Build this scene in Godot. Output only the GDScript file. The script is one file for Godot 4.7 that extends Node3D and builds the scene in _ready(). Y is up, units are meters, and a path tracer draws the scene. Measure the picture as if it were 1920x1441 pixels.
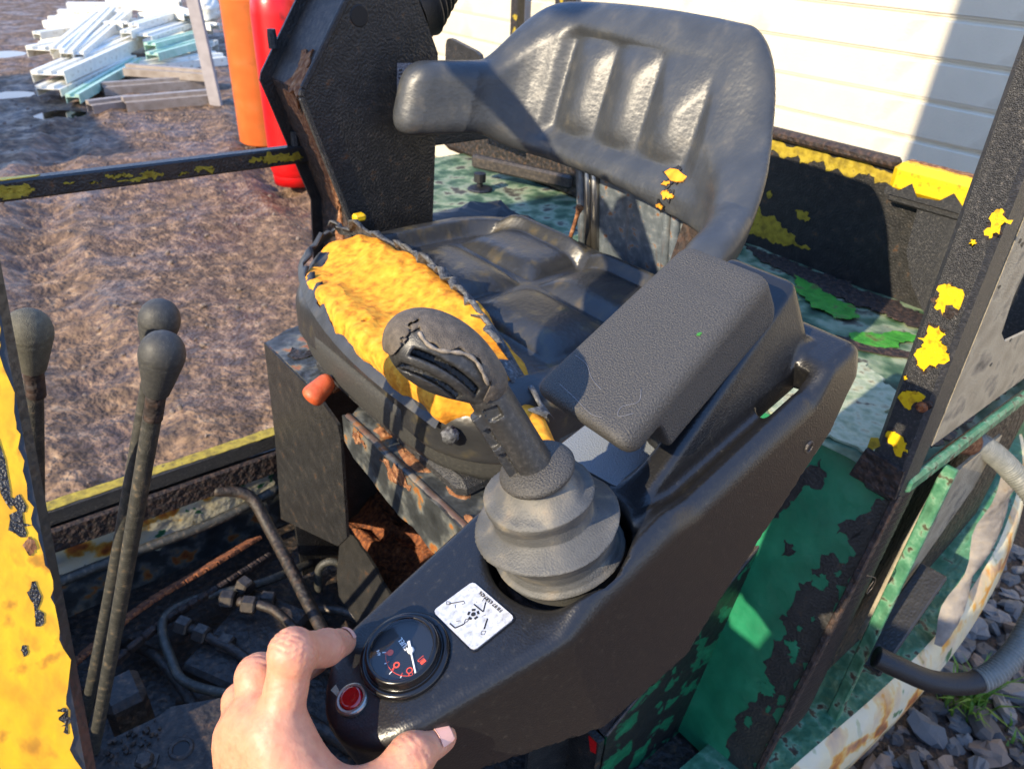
extends Node3D
# A worn mini digger: open cab with seat, control console, joystick, levers and a hand on the console; yard behind it.
# World axes follow the machine: +X to its rear, +Y up, -Z across to its far side. Ground at y = 0.

var M := {}
var rng := RandomNumberGenerator.new()
var taken := {}
var con_frame := Transform3D(Basis(Vector3(0, 0, 1), deg_to_rad(17.0)), Vector3(0.166, 1.203, -0.292))
var cam_pos := Vector3(0, 1.62, 0)
var lump := FastNoiseLite.new()
var seat_root: Node3D
var digger: Node3D
var console: Node3D

func _ready():
	rng.seed = 7
	set_view_and_light()
	lump.seed = 11; lump.frequency = 1.0; lump.fractal_octaves = 3
	make_materials()
	build_ground()
	build_shed()
	build_digger_frame()
	build_digger_bodywork()
	build_floor_well()
	build_pod()
	build_console()
	build_joystick()
	build_seat()
	build_levers()
	build_hoses()
	build_yard_things()
	build_hand()

func set_view_and_light():
	var cam := Camera3D.new(); cam.name = "camera"
	cam.basis = Basis(Vector3.UP, deg_to_rad(-40.0)) * Basis(Vector3.RIGHT, deg_to_rad(-31.7)) * Basis(Vector3(0, 0, 1), deg_to_rad(2.5))
	cam.position = cam_pos
	cam.fov = 53.8; cam.near = 0.02; cam.far = 900.0
	var lens := CameraAttributesPhysical.new()
	lens.frustum_focal_length = 23.65; lens.frustum_focus_distance = 0.60; lens.exposure_aperture = 13.0
	lens.frustum_near = 0.02; lens.frustum_far = 900.0
	cam.attributes = lens
	add_child(cam)
	cam.current = true
	var we := WorldEnvironment.new(); we.name = "world_environment"
	var env := Environment.new()
	var sky := Sky.new()
	var sm := ProceduralSkyMaterial.new()
	sm.sky_top_color = Color(0.34, 0.48, 0.70); sm.sky_horizon_color = Color(0.84, 0.86, 0.87); sm.sky_curve = 0.12
	sm.ground_bottom_color = Color(0.16, 0.12, 0.09); sm.ground_horizon_color = Color(0.55, 0.55, 0.55)
	sm.energy_multiplier = 2.0
	sky.sky_material = sm
	env.background_mode = Environment.BG_SKY; env.sky = sky
	env.tonemap_mode = Environment.TONE_MAPPER_LINEAR
	env.tonemap_exposure = 1.9
	env.sdfgi_enabled = true; env.ssao_enabled = true; env.ssil_enabled = true
	we.environment = env
	add_child(we)
	var sun := DirectionalLight3D.new(); sun.name = "sun"
	var az := deg_to_rad(-6.0); var el := deg_to_rad(29.0)
	var dir := Vector3(cos(el) * cos(az), -sin(el), cos(el) * sin(az))
	sun.basis = Basis.looking_at(dir, Vector3.UP)
	sun.light_energy = 1.5; sun.light_angular_distance = 0.5; sun.light_color = Color(1.0, 0.93, 0.81)
	sun.shadow_enabled = true
	add_child(sun)

# ---------------------------------------------------------------- names and nodes
func numbered(parent: Node, called: String) -> String:
	var key := str(parent.get_instance_id()) + "/" + called
	var n: int = taken.get(key, 0)
	taken[key] = n + 1
	return called if n == 0 else "%s_%03d" % [called, n]

func tag(o: Node, label: String, category: String, group := ""):
	o.set_meta("label", label); o.set_meta("category", category)
	if group != "": o.set_meta("group", group)
	return o

func thing(called: String, label: String, category: String, at := Vector3.ZERO, group := "") -> Node3D:
	var o := Node3D.new(); o.name = numbered(self, called); add_child(o, true)
	o.position = at
	tag(o, label, category, group)
	return o

# commits a mesh as one named node; the mesh is in world coordinates unless local is set
func put(called: String, shape, m: Material, parent: Node = null, local := false, label := "") -> MeshInstance3D:
	var p: Node = self if parent == null else parent
	var o := MeshInstance3D.new()
	o.name = numbered(p, called)
	if shape is SurfaceTool:
		shape.generate_normals()
		o.mesh = shape.commit()
	else:
		o.mesh = shape
	o.material_override = m
	p.add_child(o, true)
	if not local and p != self:
		var t := Transform3D.IDENTITY
		var q: Node = p
		while q != self and q is Node3D:
			t = (q as Node3D).transform * t
			q = q.get_parent()
		o.transform = t.affine_inverse()
	if label != "": o.set_meta("label", label)
	return o

func single(called: String, shape, m: Material, label: String, category: String, group := "") -> MeshInstance3D:
	var o := put(called, shape, m)
	tag(o, label, category, group)
	return o

func structure(called: String, shape, m: Material) -> MeshInstance3D:
	var o := put(called, shape, m)
	o.set_meta("kind", "structure")
	return o

# ---------------------------------------------------------------- shapes
func st_new(smooth := false) -> SurfaceTool:
	var st := SurfaceTool.new()
	st.begin(Mesh.PRIMITIVE_TRIANGLES)
	st.set_smooth_group(0 if smooth else -1)
	return st

func quad(st: SurfaceTool, a: Vector3, b: Vector3, c: Vector3, d: Vector3):
	st.add_vertex(a); st.add_vertex(b); st.add_vertex(c)
	st.add_vertex(a); st.add_vertex(c); st.add_vertex(d)

func tri_out(st: SurfaceTool, a: Vector3, b: Vector3, c: Vector3, mid: Vector3):
	if (b - a).cross(c - a).dot((a + b + c) / 3.0 - mid) > 0.0:
		st.add_vertex(a); st.add_vertex(c); st.add_vertex(b)
	else:
		st.add_vertex(a); st.add_vertex(b); st.add_vertex(c)

# chamfered box, optional taper applied by a callable on the points
func bx(st: SurfaceTool, xf: Transform3D, size: Vector3, bev := 0.003):
	var h := size * 0.5
	bev = minf(bev, minf(h.x, minf(h.y, h.z)) * 0.9)
	var pts := {}
	for sx in [-1, 1]:
		for sy in [-1, 1]:
			for sz in [-1, 1]:
				var c := Vector3(sx * h.x, sy * h.y, sz * h.z)
				pts[[sx, sy, sz, 0]] = c - Vector3(0, sy * bev, sz * bev)
				pts[[sx, sy, sz, 1]] = c - Vector3(sx * bev, 0, sz * bev)
				pts[[sx, sy, sz, 2]] = c - Vector3(sx * bev, sy * bev, 0)
	for k in pts:
		pts[k] = xf * pts[k]
	var mid := xf.origin
	for s in [-1, 1]:
		for ax in 3:
			var cs := []
			for e in [[-1, -1], [1, -1], [1, 1], [-1, 1]]:
				var k := [0, 0, 0, ax]
				k[ax] = s; k[(ax + 1) % 3] = e[0]; k[(ax + 2) % 3] = e[1]
				cs.append(pts[k])
			tri_out(st, cs[0], cs[1], cs[2], mid); tri_out(st, cs[0], cs[2], cs[3], mid)
	for ax in 3:
		var b := (ax + 1) % 3; var c := (ax + 2) % 3
		for s1 in [-1, 1]:
			for s2 in [-1, 1]:
				var k1 := [0, 0, 0, b]; k1[b] = s1; k1[c] = s2; k1[ax] = -1
				var k2 := [0, 0, 0, b]; k2[b] = s1; k2[c] = s2; k2[ax] = 1
				var k3 := [0, 0, 0, c]; k3[b] = s1; k3[c] = s2; k3[ax] = 1
				var k4 := [0, 0, 0, c]; k4[b] = s1; k4[c] = s2; k4[ax] = -1
				tri_out(st, pts[k1], pts[k2], pts[k3], mid); tri_out(st, pts[k1], pts[k3], pts[k4], mid)
	for sx in [-1, 1]:
		for sy in [-1, 1]:
			for sz in [-1, 1]:
				tri_out(st, pts[[sx, sy, sz, 0]], pts[[sx, sy, sz, 1]], pts[[sx, sy, sz, 2]], mid)

func at(o: Vector3, x := Vector3.RIGHT, y := Vector3.UP) -> Transform3D:
	x = x.normalized()
	var z := x.cross(y).normalized()
	return Transform3D(Basis(x, z.cross(x).normalized(), z), o)

# bar of rectangular section between two points
func bar(st: SurfaceTool, a: Vector3, b: Vector3, w: float, t: float, up := Vector3.UP, bev := 0.002):
	bx(st, at((a + b) * 0.5, b - a, up), Vector3(a.distance_to(b), w, t), bev)

# polygon (in the plane o + u,v) extruded by thickness along n, with a small chamfer on the front
func slab(st: SurfaceTool, o: Vector3, u: Vector3, v: Vector3, poly: PackedVector2Array, thick: float, n := Vector3.ZERO):
	if n == Vector3.ZERO: n = u.cross(v).normalized()
	var idx := Geometry2D.triangulate_polygon(poly)
	var cnt := poly.size()
	var top := []; var low := []
	for q in poly:
		var p: Vector3 = o + u * q.x + v * q.y
		low.append(p); top.append(p + n * thick)
	for i in range(0, idx.size(), 3):
		var a: Vector3 = top[idx[i]]; var b: Vector3 = top[idx[i + 1]]; var c: Vector3 = top[idx[i + 2]]
		tri_out(st, a, b, c, (a + b + c) / 3.0 - n)
		a = low[idx[i]]; b = low[idx[i + 1]]; c = low[idx[i + 2]]
		tri_out(st, a, b, c, (a + b + c) / 3.0 + n)
	var ccw := 0.0
	for i in cnt: ccw += poly[i].cross(poly[(i + 1) % cnt])
	for i in cnt:
		var j := (i + 1) % cnt
		var e: Vector3 = low[j] - low[i]
		var outw: Vector3 = e.cross(n)
		if u.cross(v).dot(n) < 0.0: outw = -outw
		if ccw < 0.0: outw = -outw
		var mid: Vector3 = (low[i] + low[j]) * 0.5 - outw.normalized() * 0.01 + n * thick * 0.5
		tri_out(st, low[i], low[j], top[j], mid); tri_out(st, low[i], top[j], top[i], mid)

# ragged version of a coarse outline
func ragged(pts: Array, jit: float, depth := 3, sd := 1) -> PackedVector2Array:
	var r := RandomNumberGenerator.new(); r.seed = sd * 7919 + 13
	var cur := PackedVector2Array()
	for i in pts.size():
		var a: Vector2 = pts[i]; var b: Vector2 = pts[(i + 1) % pts.size()]
		var cuts := clampi(int(a.distance_to(b) / 0.035), 1, 12)
		for c in cuts: cur.append(a.lerp(b, float(c) / cuts))
	for k in depth:
		var nx := PackedVector2Array()
		for i in cur.size():
			var a := cur[i]; var b := cur[(i + 1) % cur.size()]
			nx.append(a)
			nx.append((a + b) * 0.5 + Vector2(r.randf_range(-1, 1), r.randf_range(-1, 1)) * jit * a.distance_to(b))
		cur = nx
	if Geometry2D.triangulate_polygon(cur).is_empty():
		return PackedVector2Array(pts)
	return cur

func blob(cx: float, cy: float, rx: float, ry: float, sd: int, wob := 0.35, n := 9) -> Array:
	var r := RandomNumberGenerator.new(); r.seed = sd * 101 + 7
	var out := []
	for i in n:
		var a := TAU * i / n
		var k := 1.0 + r.randf_range(-wob, wob)
		out.append(Vector2(cx + cos(a) * rx * k, cy + sin(a) * ry * k))
	return out

func smooth_path(pts: Array, per := 8) -> PackedVector3Array:
	var out := PackedVector3Array()
	for i in pts.size() - 1:
		var p0: Vector3 = pts[maxi(i - 1, 0)]; var p1: Vector3 = pts[i]; var p2: Vector3 = pts[i + 1]; var p3: Vector3 = pts[mini(i + 2, pts.size() - 1)]
		for k in per:
			var t := float(k) / per
			out.append(0.5 * ((2.0 * p1) + (p2 - p0) * t + (2.0 * p0 - 5.0 * p1 + 4.0 * p2 - p3) * t * t + (3.0 * p1 - p0 - 3.0 * p2 + p3) * t * t * t))
	out.append(pts[-1])
	return out

func tube(st: SurfaceTool, path: PackedVector3Array, rad: Callable, seg := 12, caps := true):
	var n := path.size()
	var rings := []
	var up := Vector3(0.13, 0.97, 0.21)
	var len := 0.0; var total := 0.0
	for i in n - 1: total += path[i].distance_to(path[i + 1])
	for i in n:
		var d := (path[mini(i + 1, n - 1)] - path[maxi(i - 1, 0)]).normalized()
		var s := d.cross(up)
		if s.length() < 0.05: s = d.cross(Vector3.RIGHT)
		s = s.normalized()
		up = s.cross(d).normalized()
		var r: float = rad.call(len / maxf(total, 0.0001))
		var ring := []
		for k in seg:
			var a := TAU * k / seg
			ring.append(path[i] + (s * cos(a) + up * sin(a)) * r)
		rings.append(ring)
		if i < n - 1: len += path[i].distance_to(path[i + 1])
	for i in n - 1:
		var mid := (path[i] + path[i + 1]) * 0.5
		for k in seg:
			var k2 := (k + 1) % seg
			tri_out(st, rings[i][k], rings[i + 1][k], rings[i + 1][k2], mid)
			tri_out(st, rings[i][k], rings[i + 1][k2], rings[i][k2], mid)
	if caps:
		for e in [0, n - 1]:
			var inner: Vector3 = path[1] if e == 0 else path[n - 2]
			for k in seg: tri_out(st, path[e], rings[e][k], rings[e][(k + 1) % seg], inner)

func pipe(a: Array, r: float, seg := 10, per := 6) -> SurfaceTool:
	var st := st_new(true)
	tube(st, smooth_path(a, per), func(_t): return r, seg)
	return st

# turned shape: profile of (radius, height) about the local Y axis of xf
func lathe(st: SurfaceTool, xf: Transform3D, prof: Array, seg := 32):
	for i in prof.size() - 1:
		var a: Vector2 = prof[i]; var b: Vector2 = prof[i + 1]
		var e := b - a
		var nrm := Vector2(e.y, -e.x)
		for k in seg:
			var t0 := TAU * k / seg; var t1 := TAU * (k + 1) / seg
			var p := [Vector3(a.x * cos(t0), a.y, a.x * sin(t0)), Vector3(a.x * cos(t1), a.y, a.x * sin(t1)), Vector3(b.x * cos(t1), b.y, b.x * sin(t1)), Vector3(b.x * cos(t0), b.y, b.x * sin(t0))]
			var tm := (t0 + t1) * 0.5
			var c: Vector3 = (p[0] + p[1] + p[2] + p[3]) * 0.25
			var mid := xf * (c - Vector3(nrm.x * cos(tm), nrm.y, nrm.x * sin(tm)).normalized() * 0.01)
			for q in 4: p[q] = xf * p[q]
			if a.x > 0.00001: tri_out(st, p[0], p[1], p[2], mid)
			if b.x > 0.00001: tri_out(st, p[0], p[2], p[3], mid)

func grid(st: SurfaceTool, nu: int, nv: int, f: Callable):
	var g := []
	for i in nu + 1:
		var row := []
		for j in nv + 1: row.append(f.call(float(i) / nu, float(j) / nv))
		g.append(row)
	for i in nu:
		for j in nv: quad(st, g[i][j], g[i][j + 1], g[i + 1][j + 1], g[i + 1][j])

func smin(a: float, b: float, k: float) -> float:
	var h := maxf(k - absf(a - b), 0.0) / k
	return minf(a, b) - h * h * k * 0.25

func smax(a: float, b: float, k: float) -> float:
	var h := maxf(k - absf(a - b), 0.0) / k
	return maxf(a, b) + h * h * k * 0.25

func pw(x: float, xs: Array, ys: Array) -> float:
	if x <= xs[0]: return ys[0]
	for i in range(1, xs.size()):
		if x < xs[i]: return lerpf(ys[i - 1], ys[i], (x - xs[i - 1]) / (xs[i] - xs[i - 1]))
	return ys[-1]

func rbox2(x: float, z: float, hx: float, hz: float, r: float) -> float:
	var qx := absf(x) - hx + r; var qz := absf(z) - hz + r
	return Vector2(maxf(qx, 0.0), maxf(qz, 0.0)).length() + minf(maxf(qx, qz), 0.0) - r

# tapered capsule distance
func cap(p: Vector3, a: Vector3, b: Vector3, ra: float, rb: float) -> float:
	var ab := b - a
	var t := clampf((p - a).dot(ab) / ab.length_squared(), 0.0, 1.0)
	return p.distance_to(a + ab * t) - lerpf(ra, rb, t)

# surface nets: meshes the zero level of a distance field
func nets(f: Callable, lo: Vector3, hi: Vector3, c: float, slack := 0.008) -> ArrayMesh:
	var nx := int(ceil((hi.x - lo.x) / c)) + 1; var ny := int(ceil((hi.y - lo.y) / c)) + 1; var nz := int(ceil((hi.z - lo.z) / c)) + 1
	var B := 4
	nx = int(ceil(nx / 4.0)) * 4 + 1; ny = int(ceil(ny / 4.0)) * 4 + 1; nz = int(ceil(nz / 4.0)) * 4 + 1
	var sy := nx; var sz := nx * ny
	var val := PackedFloat32Array(); val.resize(nx * ny * nz); val.fill(1e9)
	var vid := PackedInt32Array(); vid.resize(nx * ny * nz); vid.fill(-1)
	var vs := PackedVector3Array(); var ns := PackedVector3Array()
	var cells := []
	var reach := B * c * 1.05 + slack
	for bz in range(0, nz - 1, B):
		for by in range(0, ny - 1, B):
			for bxx in range(0, nx - 1, B):
				var ctr := lo + Vector3(bxx + 2, by + 2, bz + 2) * c
				var dc: float = f.call(ctr)
				if absf(dc) > reach: continue
				for k in range(bz, bz + B + 1):
					for j in range(by, by + B + 1):
						for i in range(bxx, bxx + B + 1):
							var id := i + j * sy + k * sz
							if val[id] > 1e8: val[id] = f.call(lo + Vector3(i, j, k) * c)
				for k in range(bz, bz + B):
					for j in range(by, by + B):
						for i in range(bxx, bxx + B):
							var id := i + j * sy + k * sz
							var v := [val[id], val[id + 1], val[id + sy], val[id + sy + 1], val[id + sz], val[id + sz + 1], val[id + sz + sy], val[id + sz + sy + 1]]
							var neg := 0
							for q in 8:
								if v[q] < 0.0: neg += 1
							if neg == 0 or neg == 8: continue
							var acc := Vector3.ZERO; var m := 0
							for e in [[0, 1], [2, 3], [4, 5], [6, 7], [0, 2], [1, 3], [4, 6], [5, 7], [0, 4], [1, 5], [2, 6], [3, 7]]:
								var a: float = v[e[0]]; var b: float = v[e[1]]
								if (a < 0.0) == (b < 0.0): continue
								var t := a / (a - b)
								var pa := Vector3(e[0] & 1, (e[0] >> 1) & 1, e[0] >> 2); var pb := Vector3(e[1] & 1, (e[1] >> 1) & 1, e[1] >> 2)
								acc += pa.lerp(pb, t); m += 1
							var p := lo + (Vector3(i, j, k) + acc / m) * c
							vid[id] = vs.size()
							vs.append(p)
							cells.append(id)
	var e2 := c * 0.35
	for i in vs.size():
		var p := vs[i]
		var d0: float = f.call(p)
		var g := Vector3(f.call(p + Vector3(e2, 0, 0)) - d0, f.call(p + Vector3(0, e2, 0)) - d0, f.call(p + Vector3(0, 0, e2)) - d0) / e2
		var gl := g.length()
		if gl > 0.05:
			ns.append(g / gl)
			vs[i] = p - g / gl * clampf(d0 / gl, -c * 0.4, c * 0.4)
		else: ns.append(Vector3.UP)
	var ix := PackedInt32Array()
	for id in cells:
		var k := int(id / sz); var j := int((id - k * sz) / sy); var i: int = id - k * sz - j * sy
		for ax in 3:
			var step := [1, sy, sz][ax] as int
			var o1 := [sy, sz, 1][ax] as int; var o2 := [sz, 1, sy][ax] as int
			var c1 := [j, k, i][ax] as int; var c2 := [k, i, j][ax] as int
			if c1 == 0 or c2 == 0: continue
			var a := val[id]; var b := val[id + step]
			if (a < 0.0) == (b < 0.0): continue
			var q0 := vid[id]; var q1 := vid[id - o1]; var q2 := vid[id - o1 - o2]; var q3 := vid[id - o2]
			if q1 < 0 or q2 < 0 or q3 < 0: continue
			if a < 0.0:
				ix.append_array(PackedInt32Array([q0, q1, q2, q0, q2, q3]))
			else:
				ix.append_array(PackedInt32Array([q0, q2, q1, q0, q3, q2]))
	# clockwise fronts: fix the winding once, from the first good face
	var votes := 0
	for t in range(0, mini(ix.size(), 600), 3):
		var fn := (vs[ix[t + 1]] - vs[ix[t]]).cross(vs[ix[t + 2]] - vs[ix[t]])
		votes += 1 if fn.dot(ns[ix[t]]) > 0.0 else -1
	if votes > 0:
		for t in range(0, ix.size(), 3):
			var s := ix[t + 1]; ix[t + 1] = ix[t + 2]; ix[t + 2] = s
	var arr := []; arr.resize(Mesh.ARRAY_MAX)
	arr[Mesh.ARRAY_VERTEX] = vs; arr[Mesh.ARRAY_NORMAL] = ns; arr[Mesh.ARRAY_INDEX] = ix
	var mesh := ArrayMesh.new()
	mesh.add_surface_from_arrays(Mesh.PRIMITIVE_TRIANGLES, arr)
	return mesh

# flat text as a thin mesh lying in a plane: right = reading direction, up = top of the letters
func lettering(text: String, height: float, o: Vector3, right: Vector3, up: Vector3, m: Material, parent: Node, called := "lettering", bold := true):
	var tm := TextMesh.new()
	tm.text = text
	var f := SystemFont.new(); f.font_names = PackedStringArray(["Droid Sans"]); f.font_weight = 700 if bold else 400
	tm.font = f
	tm.font_size = 32
	tm.pixel_size = height / 24.0
	tm.depth = 0.0002
	var mi := MeshInstance3D.new(); mi.mesh = tm; mi.material_override = m
	mi.name = numbered(parent, called)
	parent.add_child(mi, true)
	right = right.normalized(); up = up.normalized()
	mi.transform = Transform3D(Basis(right, up, right.cross(up)), o)
	return mi

# ---------------------------------------------------------------- materials
func noise_tex(sd: int, freq: float, stops: Array, size := 512, hard := false, oct := 5, kind := FastNoiseLite.TYPE_SIMPLEX_SMOOTH) -> NoiseTexture2D:
	var n := FastNoiseLite.new()
	n.seed = sd; n.frequency = freq; n.noise_type = kind; n.fractal_octaves = oct
	var g := Gradient.new()
	var off := PackedFloat32Array(); var col := PackedColorArray()
	for s in stops:
		off.append(s[0]); col.append(s[1])
	g.offsets = off; g.colors = col
	if hard: g.interpolation_mode = Gradient.GRADIENT_INTERPOLATE_CONSTANT
	var t := NoiseTexture2D.new()
	t.width = size; t.height = size; t.seamless = true; t.seamless_blend_skirt = 0.15
	t.noise = n; t.color_ramp = g
	return t

func noise_normal(sd: int, freq: float, strength: float, oct := 3, kind := FastNoiseLite.TYPE_SIMPLEX_SMOOTH, size := 512) -> NoiseTexture2D:
	var n := FastNoiseLite.new()
	n.seed = sd; n.frequency = freq; n.noise_type = kind; n.fractal_octaves = oct
	var t := NoiseTexture2D.new()
	t.width = size; t.height = size; t.seamless = true
	t.as_normal_map = true; t.bump_strength = strength
	t.noise = n
	return t

func mat(called: String, col, scale := 2.0, rough := 0.6, nrm: Texture2D = null, nstr := 1.0, metal := 0.0, spec := 0.5) -> StandardMaterial3D:
	var m := StandardMaterial3D.new()
	m.resource_name = called
	if col is Texture2D: m.albedo_texture = col
	else: m.albedo_color = col
	m.roughness = rough; m.metallic = metal; m.metallic_specular = spec
	m.uv1_triplanar = true; m.uv1_scale = Vector3.ONE * scale
	if nrm != null:
		m.normal_enabled = true; m.normal_texture = nrm; m.normal_scale = nstr
	M[called] = m
	return m

func make_materials():
	var C := func(r, g, b): return Color(r, g, b)
	var grain := noise_normal(3, 0.30, 3.0, 2, FastNoiseLite.TYPE_CELLULAR)
	var leather := noise_normal(5, 0.16, 3.5, 3, FastNoiseLite.TYPE_CELLULAR)
	var fine := noise_normal(6, 0.22, 4.0, 3)
	var coarse := noise_normal(8, 0.03, 5.0, 5)
	# moulded black plastic of the console: near black, small pale scuffs
	mat("plastic", noise_tex(21, 0.03, [[0.0, C.call(.09, .09, .095)], [0.55, C.call(.103, .103, .107)], [0.74, C.call(.115, .114, .112)], [0.82, C.call(.15, .146, .138)], [1.0, C.call(.25, .24, .22)]], 1024, false, 6), 4.0, 0.34, grain, 0.16)
	mat("plate_sunlit", C.call(.42, .44, .46), 5.0, 0.4, grain, 0.5)
	mat("board_grey", noise_tex(82, 0.01, [[0.0, C.call(.50, .48, .49)], [1.0, C.call(.62, .60, .61)]]), 1.5, 0.6)
	mat("rubber_pad", noise_tex(22, 0.16, [[0.0, C.call(.15, .148, .142)], [0.5, C.call(.225, .22, .21)], [0.68, C.call(.31, .295, .27)], [1.0, C.call(.50, .47, .41)]], 1024, false, 6), 5.0, 0.68, fine, 0.75)
	mat("boot_rubber", noise_tex(23, 0.012, [[0.0, C.call(.26, .26, .255)], [0.5, C.call(.32, .32, .31)], [0.66, C.call(.37, .36, .335)], [0.8, C.call(.48, .45, .39)], [1.0, C.call(.58, .50, .40)]]), 5.0, 0.62, fine, 0.35)
	mat("grip_cover", noise_tex(24, 0.03, [[0.0, C.call(.22, .195, .165)], [0.5, C.call(.32, .285, .24)], [1.0, C.call(.45, .405, .345)]]), 9.0, 0.7, fine, 0.8)
	mat("grip_core", noise_tex(25, 0.05, [[0.0, C.call(.13, .13, .13)], [0.6, C.call(.18, .18, .175)], [1.0, C.call(.33, .32, .31)]]), 9.0, 0.42, fine, 0.3)
	mat("torn_edge", noise_tex(26, 0.05, [[0.0, C.call(.36, .33, .29)], [1.0, C.call(.62, .57, .5)]]), 9.0, 0.8, fine, 0.8)
	mat("vinyl", noise_tex(27, 0.010, [[0.0, C.call(.18, .19, .20)], [0.5, C.call(.215, .225, .235)], [0.72, C.call(.245, .25, .25)], [0.84, C.call(.29, .285, .27)], [1.0, C.call(.37, .35, .31)]], 1024), 2.0, 0.40, leather, 0.15)
	mat("vinyl_wet", noise_tex(28, 0.012, [[0.0, C.call(.14, .145, .15)], [0.6, C.call(.19, .19, .19)], [0.76, C.call(.27, .25, .2)], [1.0, C.call(.40, .33, .2)]], 1024), 1.6, 0.36, leather, 0.14)
	mat("vinyl_torn", noise_tex(29, 0.04, [[0.0, C.call(.14, .14, .145)], [0.45, C.call(.24, .245, .25)], [0.7, C.call(.40, .405, .41)], [1.0, C.call(.62, .61, .58)]]), 8.0, 0.75, coarse, 1.0)
	mat("foam", noise_tex(30, 0.02, [[0.0, C.call(.50, .29, .06)], [0.25, C.call(.74, .46, .09)], [0.5, C.call(.85, .57, .12)], [0.78, C.call(.88, .63, .18)], [1.0, C.call(.92, .72, .34)]], 1024, false, 6), 2.6, 0.95, coarse, 0.35)
	mat("yellow_paint", noise_tex(31, 0.011, [[0.0, C.call(.80, .55, .02)], [0.45, C.call(.92, .69, .02)], [0.68, C.call(.94, .73, .03)], [0.76, C.call(.84, .58, .04)], [0.84, C.call(.62, .36, .05)], [1.0, C.call(.30, .18, .06)]], 1024), 3.0, 0.42, coarse, 0.25)
	mat("yellow_chip", noise_tex(32, 0.02, [[0.0, C.call(.80, .64, .03)], [0.55, C.call(.86, .71, .04)], [0.75, C.call(.78, .60, .05)], [1.0, C.call(.50, .38, .07)]]), 6.0, 0.45, fine, 0.3)
	mat("yellow_dull", noise_tex(33, 0.02, [[0.0, C.call(.42, .36, .08)], [0.5, C.call(.60, .52, .12)], [0.75, C.call(.66, .58, .16)], [1.0, C.call(.30, .24, .10)]]), 4.0, 0.6, coarse, 0.4)
	mat("black_paint", noise_tex(34, 0.02, [[0.0, C.call(.12, .118, .115)], [0.6, C.call(.165, .162, .157)], [0.76, C.call(.20, .19, .178)], [0.84, C.call(.26, .205, .16)], [1.0, C.call(.40, .26, .16)]], 1024), 1.6, 0.42, fine, 0.22)
	mat("black_rough", noise_tex(35, 0.06, [[0.0, C.call(.12, .12, .12)], [0.6, C.call(.17, .17, .17)], [0.8, C.call(.27, .26, .25)], [1.0, C.call(.5, .48, .45)]]), 5.0, 0.5, fine, 1.2)
	mat("yellow_black", noise_tex(36, 0.012, [[0.0, C.call(.11, .11, .105)], [0.60, C.call(.34, .22, .10)], [0.615, C.call(.55, .49, .07)], [0.66, C.call(.64, .57, .09)], [1.0, C.call(.70, .62, .12)]], 1024, true), 3.2, 0.5, fine, 0.5)
	mat("rust", noise_tex(37, 0.022, [[0.0, C.call(.16, .09, .06)], [0.35, C.call(.30, .16, .09)], [0.55, C.call(.46, .25, .12)], [0.72, C.call(.60, .36, .18)], [0.86, C.call(.42, .32, .28)], [1.0, C.call(.72, .52, .34)]], 1024), 4.0, 0.9, coarse, 1.6)
	mat("rust_dark", noise_tex(38, 0.02, [[0.0, C.call(.09, .07, .065)], [0.5, C.call(.17, .13, .11)], [0.7, C.call(.28, .20, .15)], [0.85, C.call(.22, .19, .18)], [1.0, C.call(.44, .36, .30)]], 1024), 3.4, 0.72, coarse, 1.6)
	mat("rust_flake", noise_tex(39, 0.035, [[0.0, C.call(.27, .15, .09)], [0.4, C.call(.44, .27, .15)], [0.7, C.call(.57, .40, .26)], [1.0, C.call(.72, .60, .48)]]), 5.0, 0.95, coarse, 2.0)
	mat("lid_paint", noise_tex(40, 0.013, [[0.0, C.call(.15, .16, .16)], [0.48, C.call(.22, .23, .23)], [0.62, C.call(.34, .35, .34)], [0.70, C.call(.42, .40, .35)], [0.76, C.call(.58, .38, .20)], [0.88, C.call(.50, .27, .13)], [1.0, C.call(.30, .15, .09)]], 1024), 1.1, 0.45, coarse, 0.5)
	mat("green_dark", noise_tex(41, 0.012, [[0.0, C.call(.06, .36, .24)], [0.5, C.call(.09, .43, .29)], [0.8, C.call(.13, .48, .33)], [1.0, C.call(.22, .53, .38)]], 1024), 1.2, 0.42, coarse, 0.25)
	mat("green_pale", noise_tex(42, 0.014, [[0.0, C.call(.09, .17, .11)], [0.30, C.call(.17, .28, .19)], [0.46, C.call(.31, .40, .29)], [0.60, C.call(.48, .53, .42)], [0.70, C.call(.53, .56, .46)], [0.78, C.call(.30, .28, .23)], [1.0, C.call(.13, .115, .10)]], 1024), 0.75, 0.7, coarse, 0.4)
	mat("green_paler", noise_tex(83, 0.03, [[0.0, C.call(.36, .44, .34)], [0.3, C.call(.54, .59, .48)], [0.6, C.call(.64, .67, .57)], [0.78, C.call(.58, .58, .47)], [0.88, C.call(.34, .30, .25)], [1.0, C.call(.18, .15, .13)]], 512, false, 6), 2.0, 0.75, coarse, 0.4)
	mat("green_bright", noise_tex(43, 0.02, [[0.0, C.call(.16, .42, .12)], [0.6, C.call(.26, .56, .18)], [0.75, C.call(.32, .45, .2)], [1.0, C.call(.36, .24, .14)]]), 2.2, 0.55, coarse, 0.5)
	mat("green_black", noise_tex(44, 0.012, [[0.0, C.call(.09, .095, .09)], [0.52, C.call(.12, .12, .11)], [0.56, C.call(.07, .36, .23)], [0.75, C.call(.09, .42, .27)], [1.0, C.call(.11, .46, .30)]], 1024, true), 1.1, 0.48, coarse, 0.35)
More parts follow.
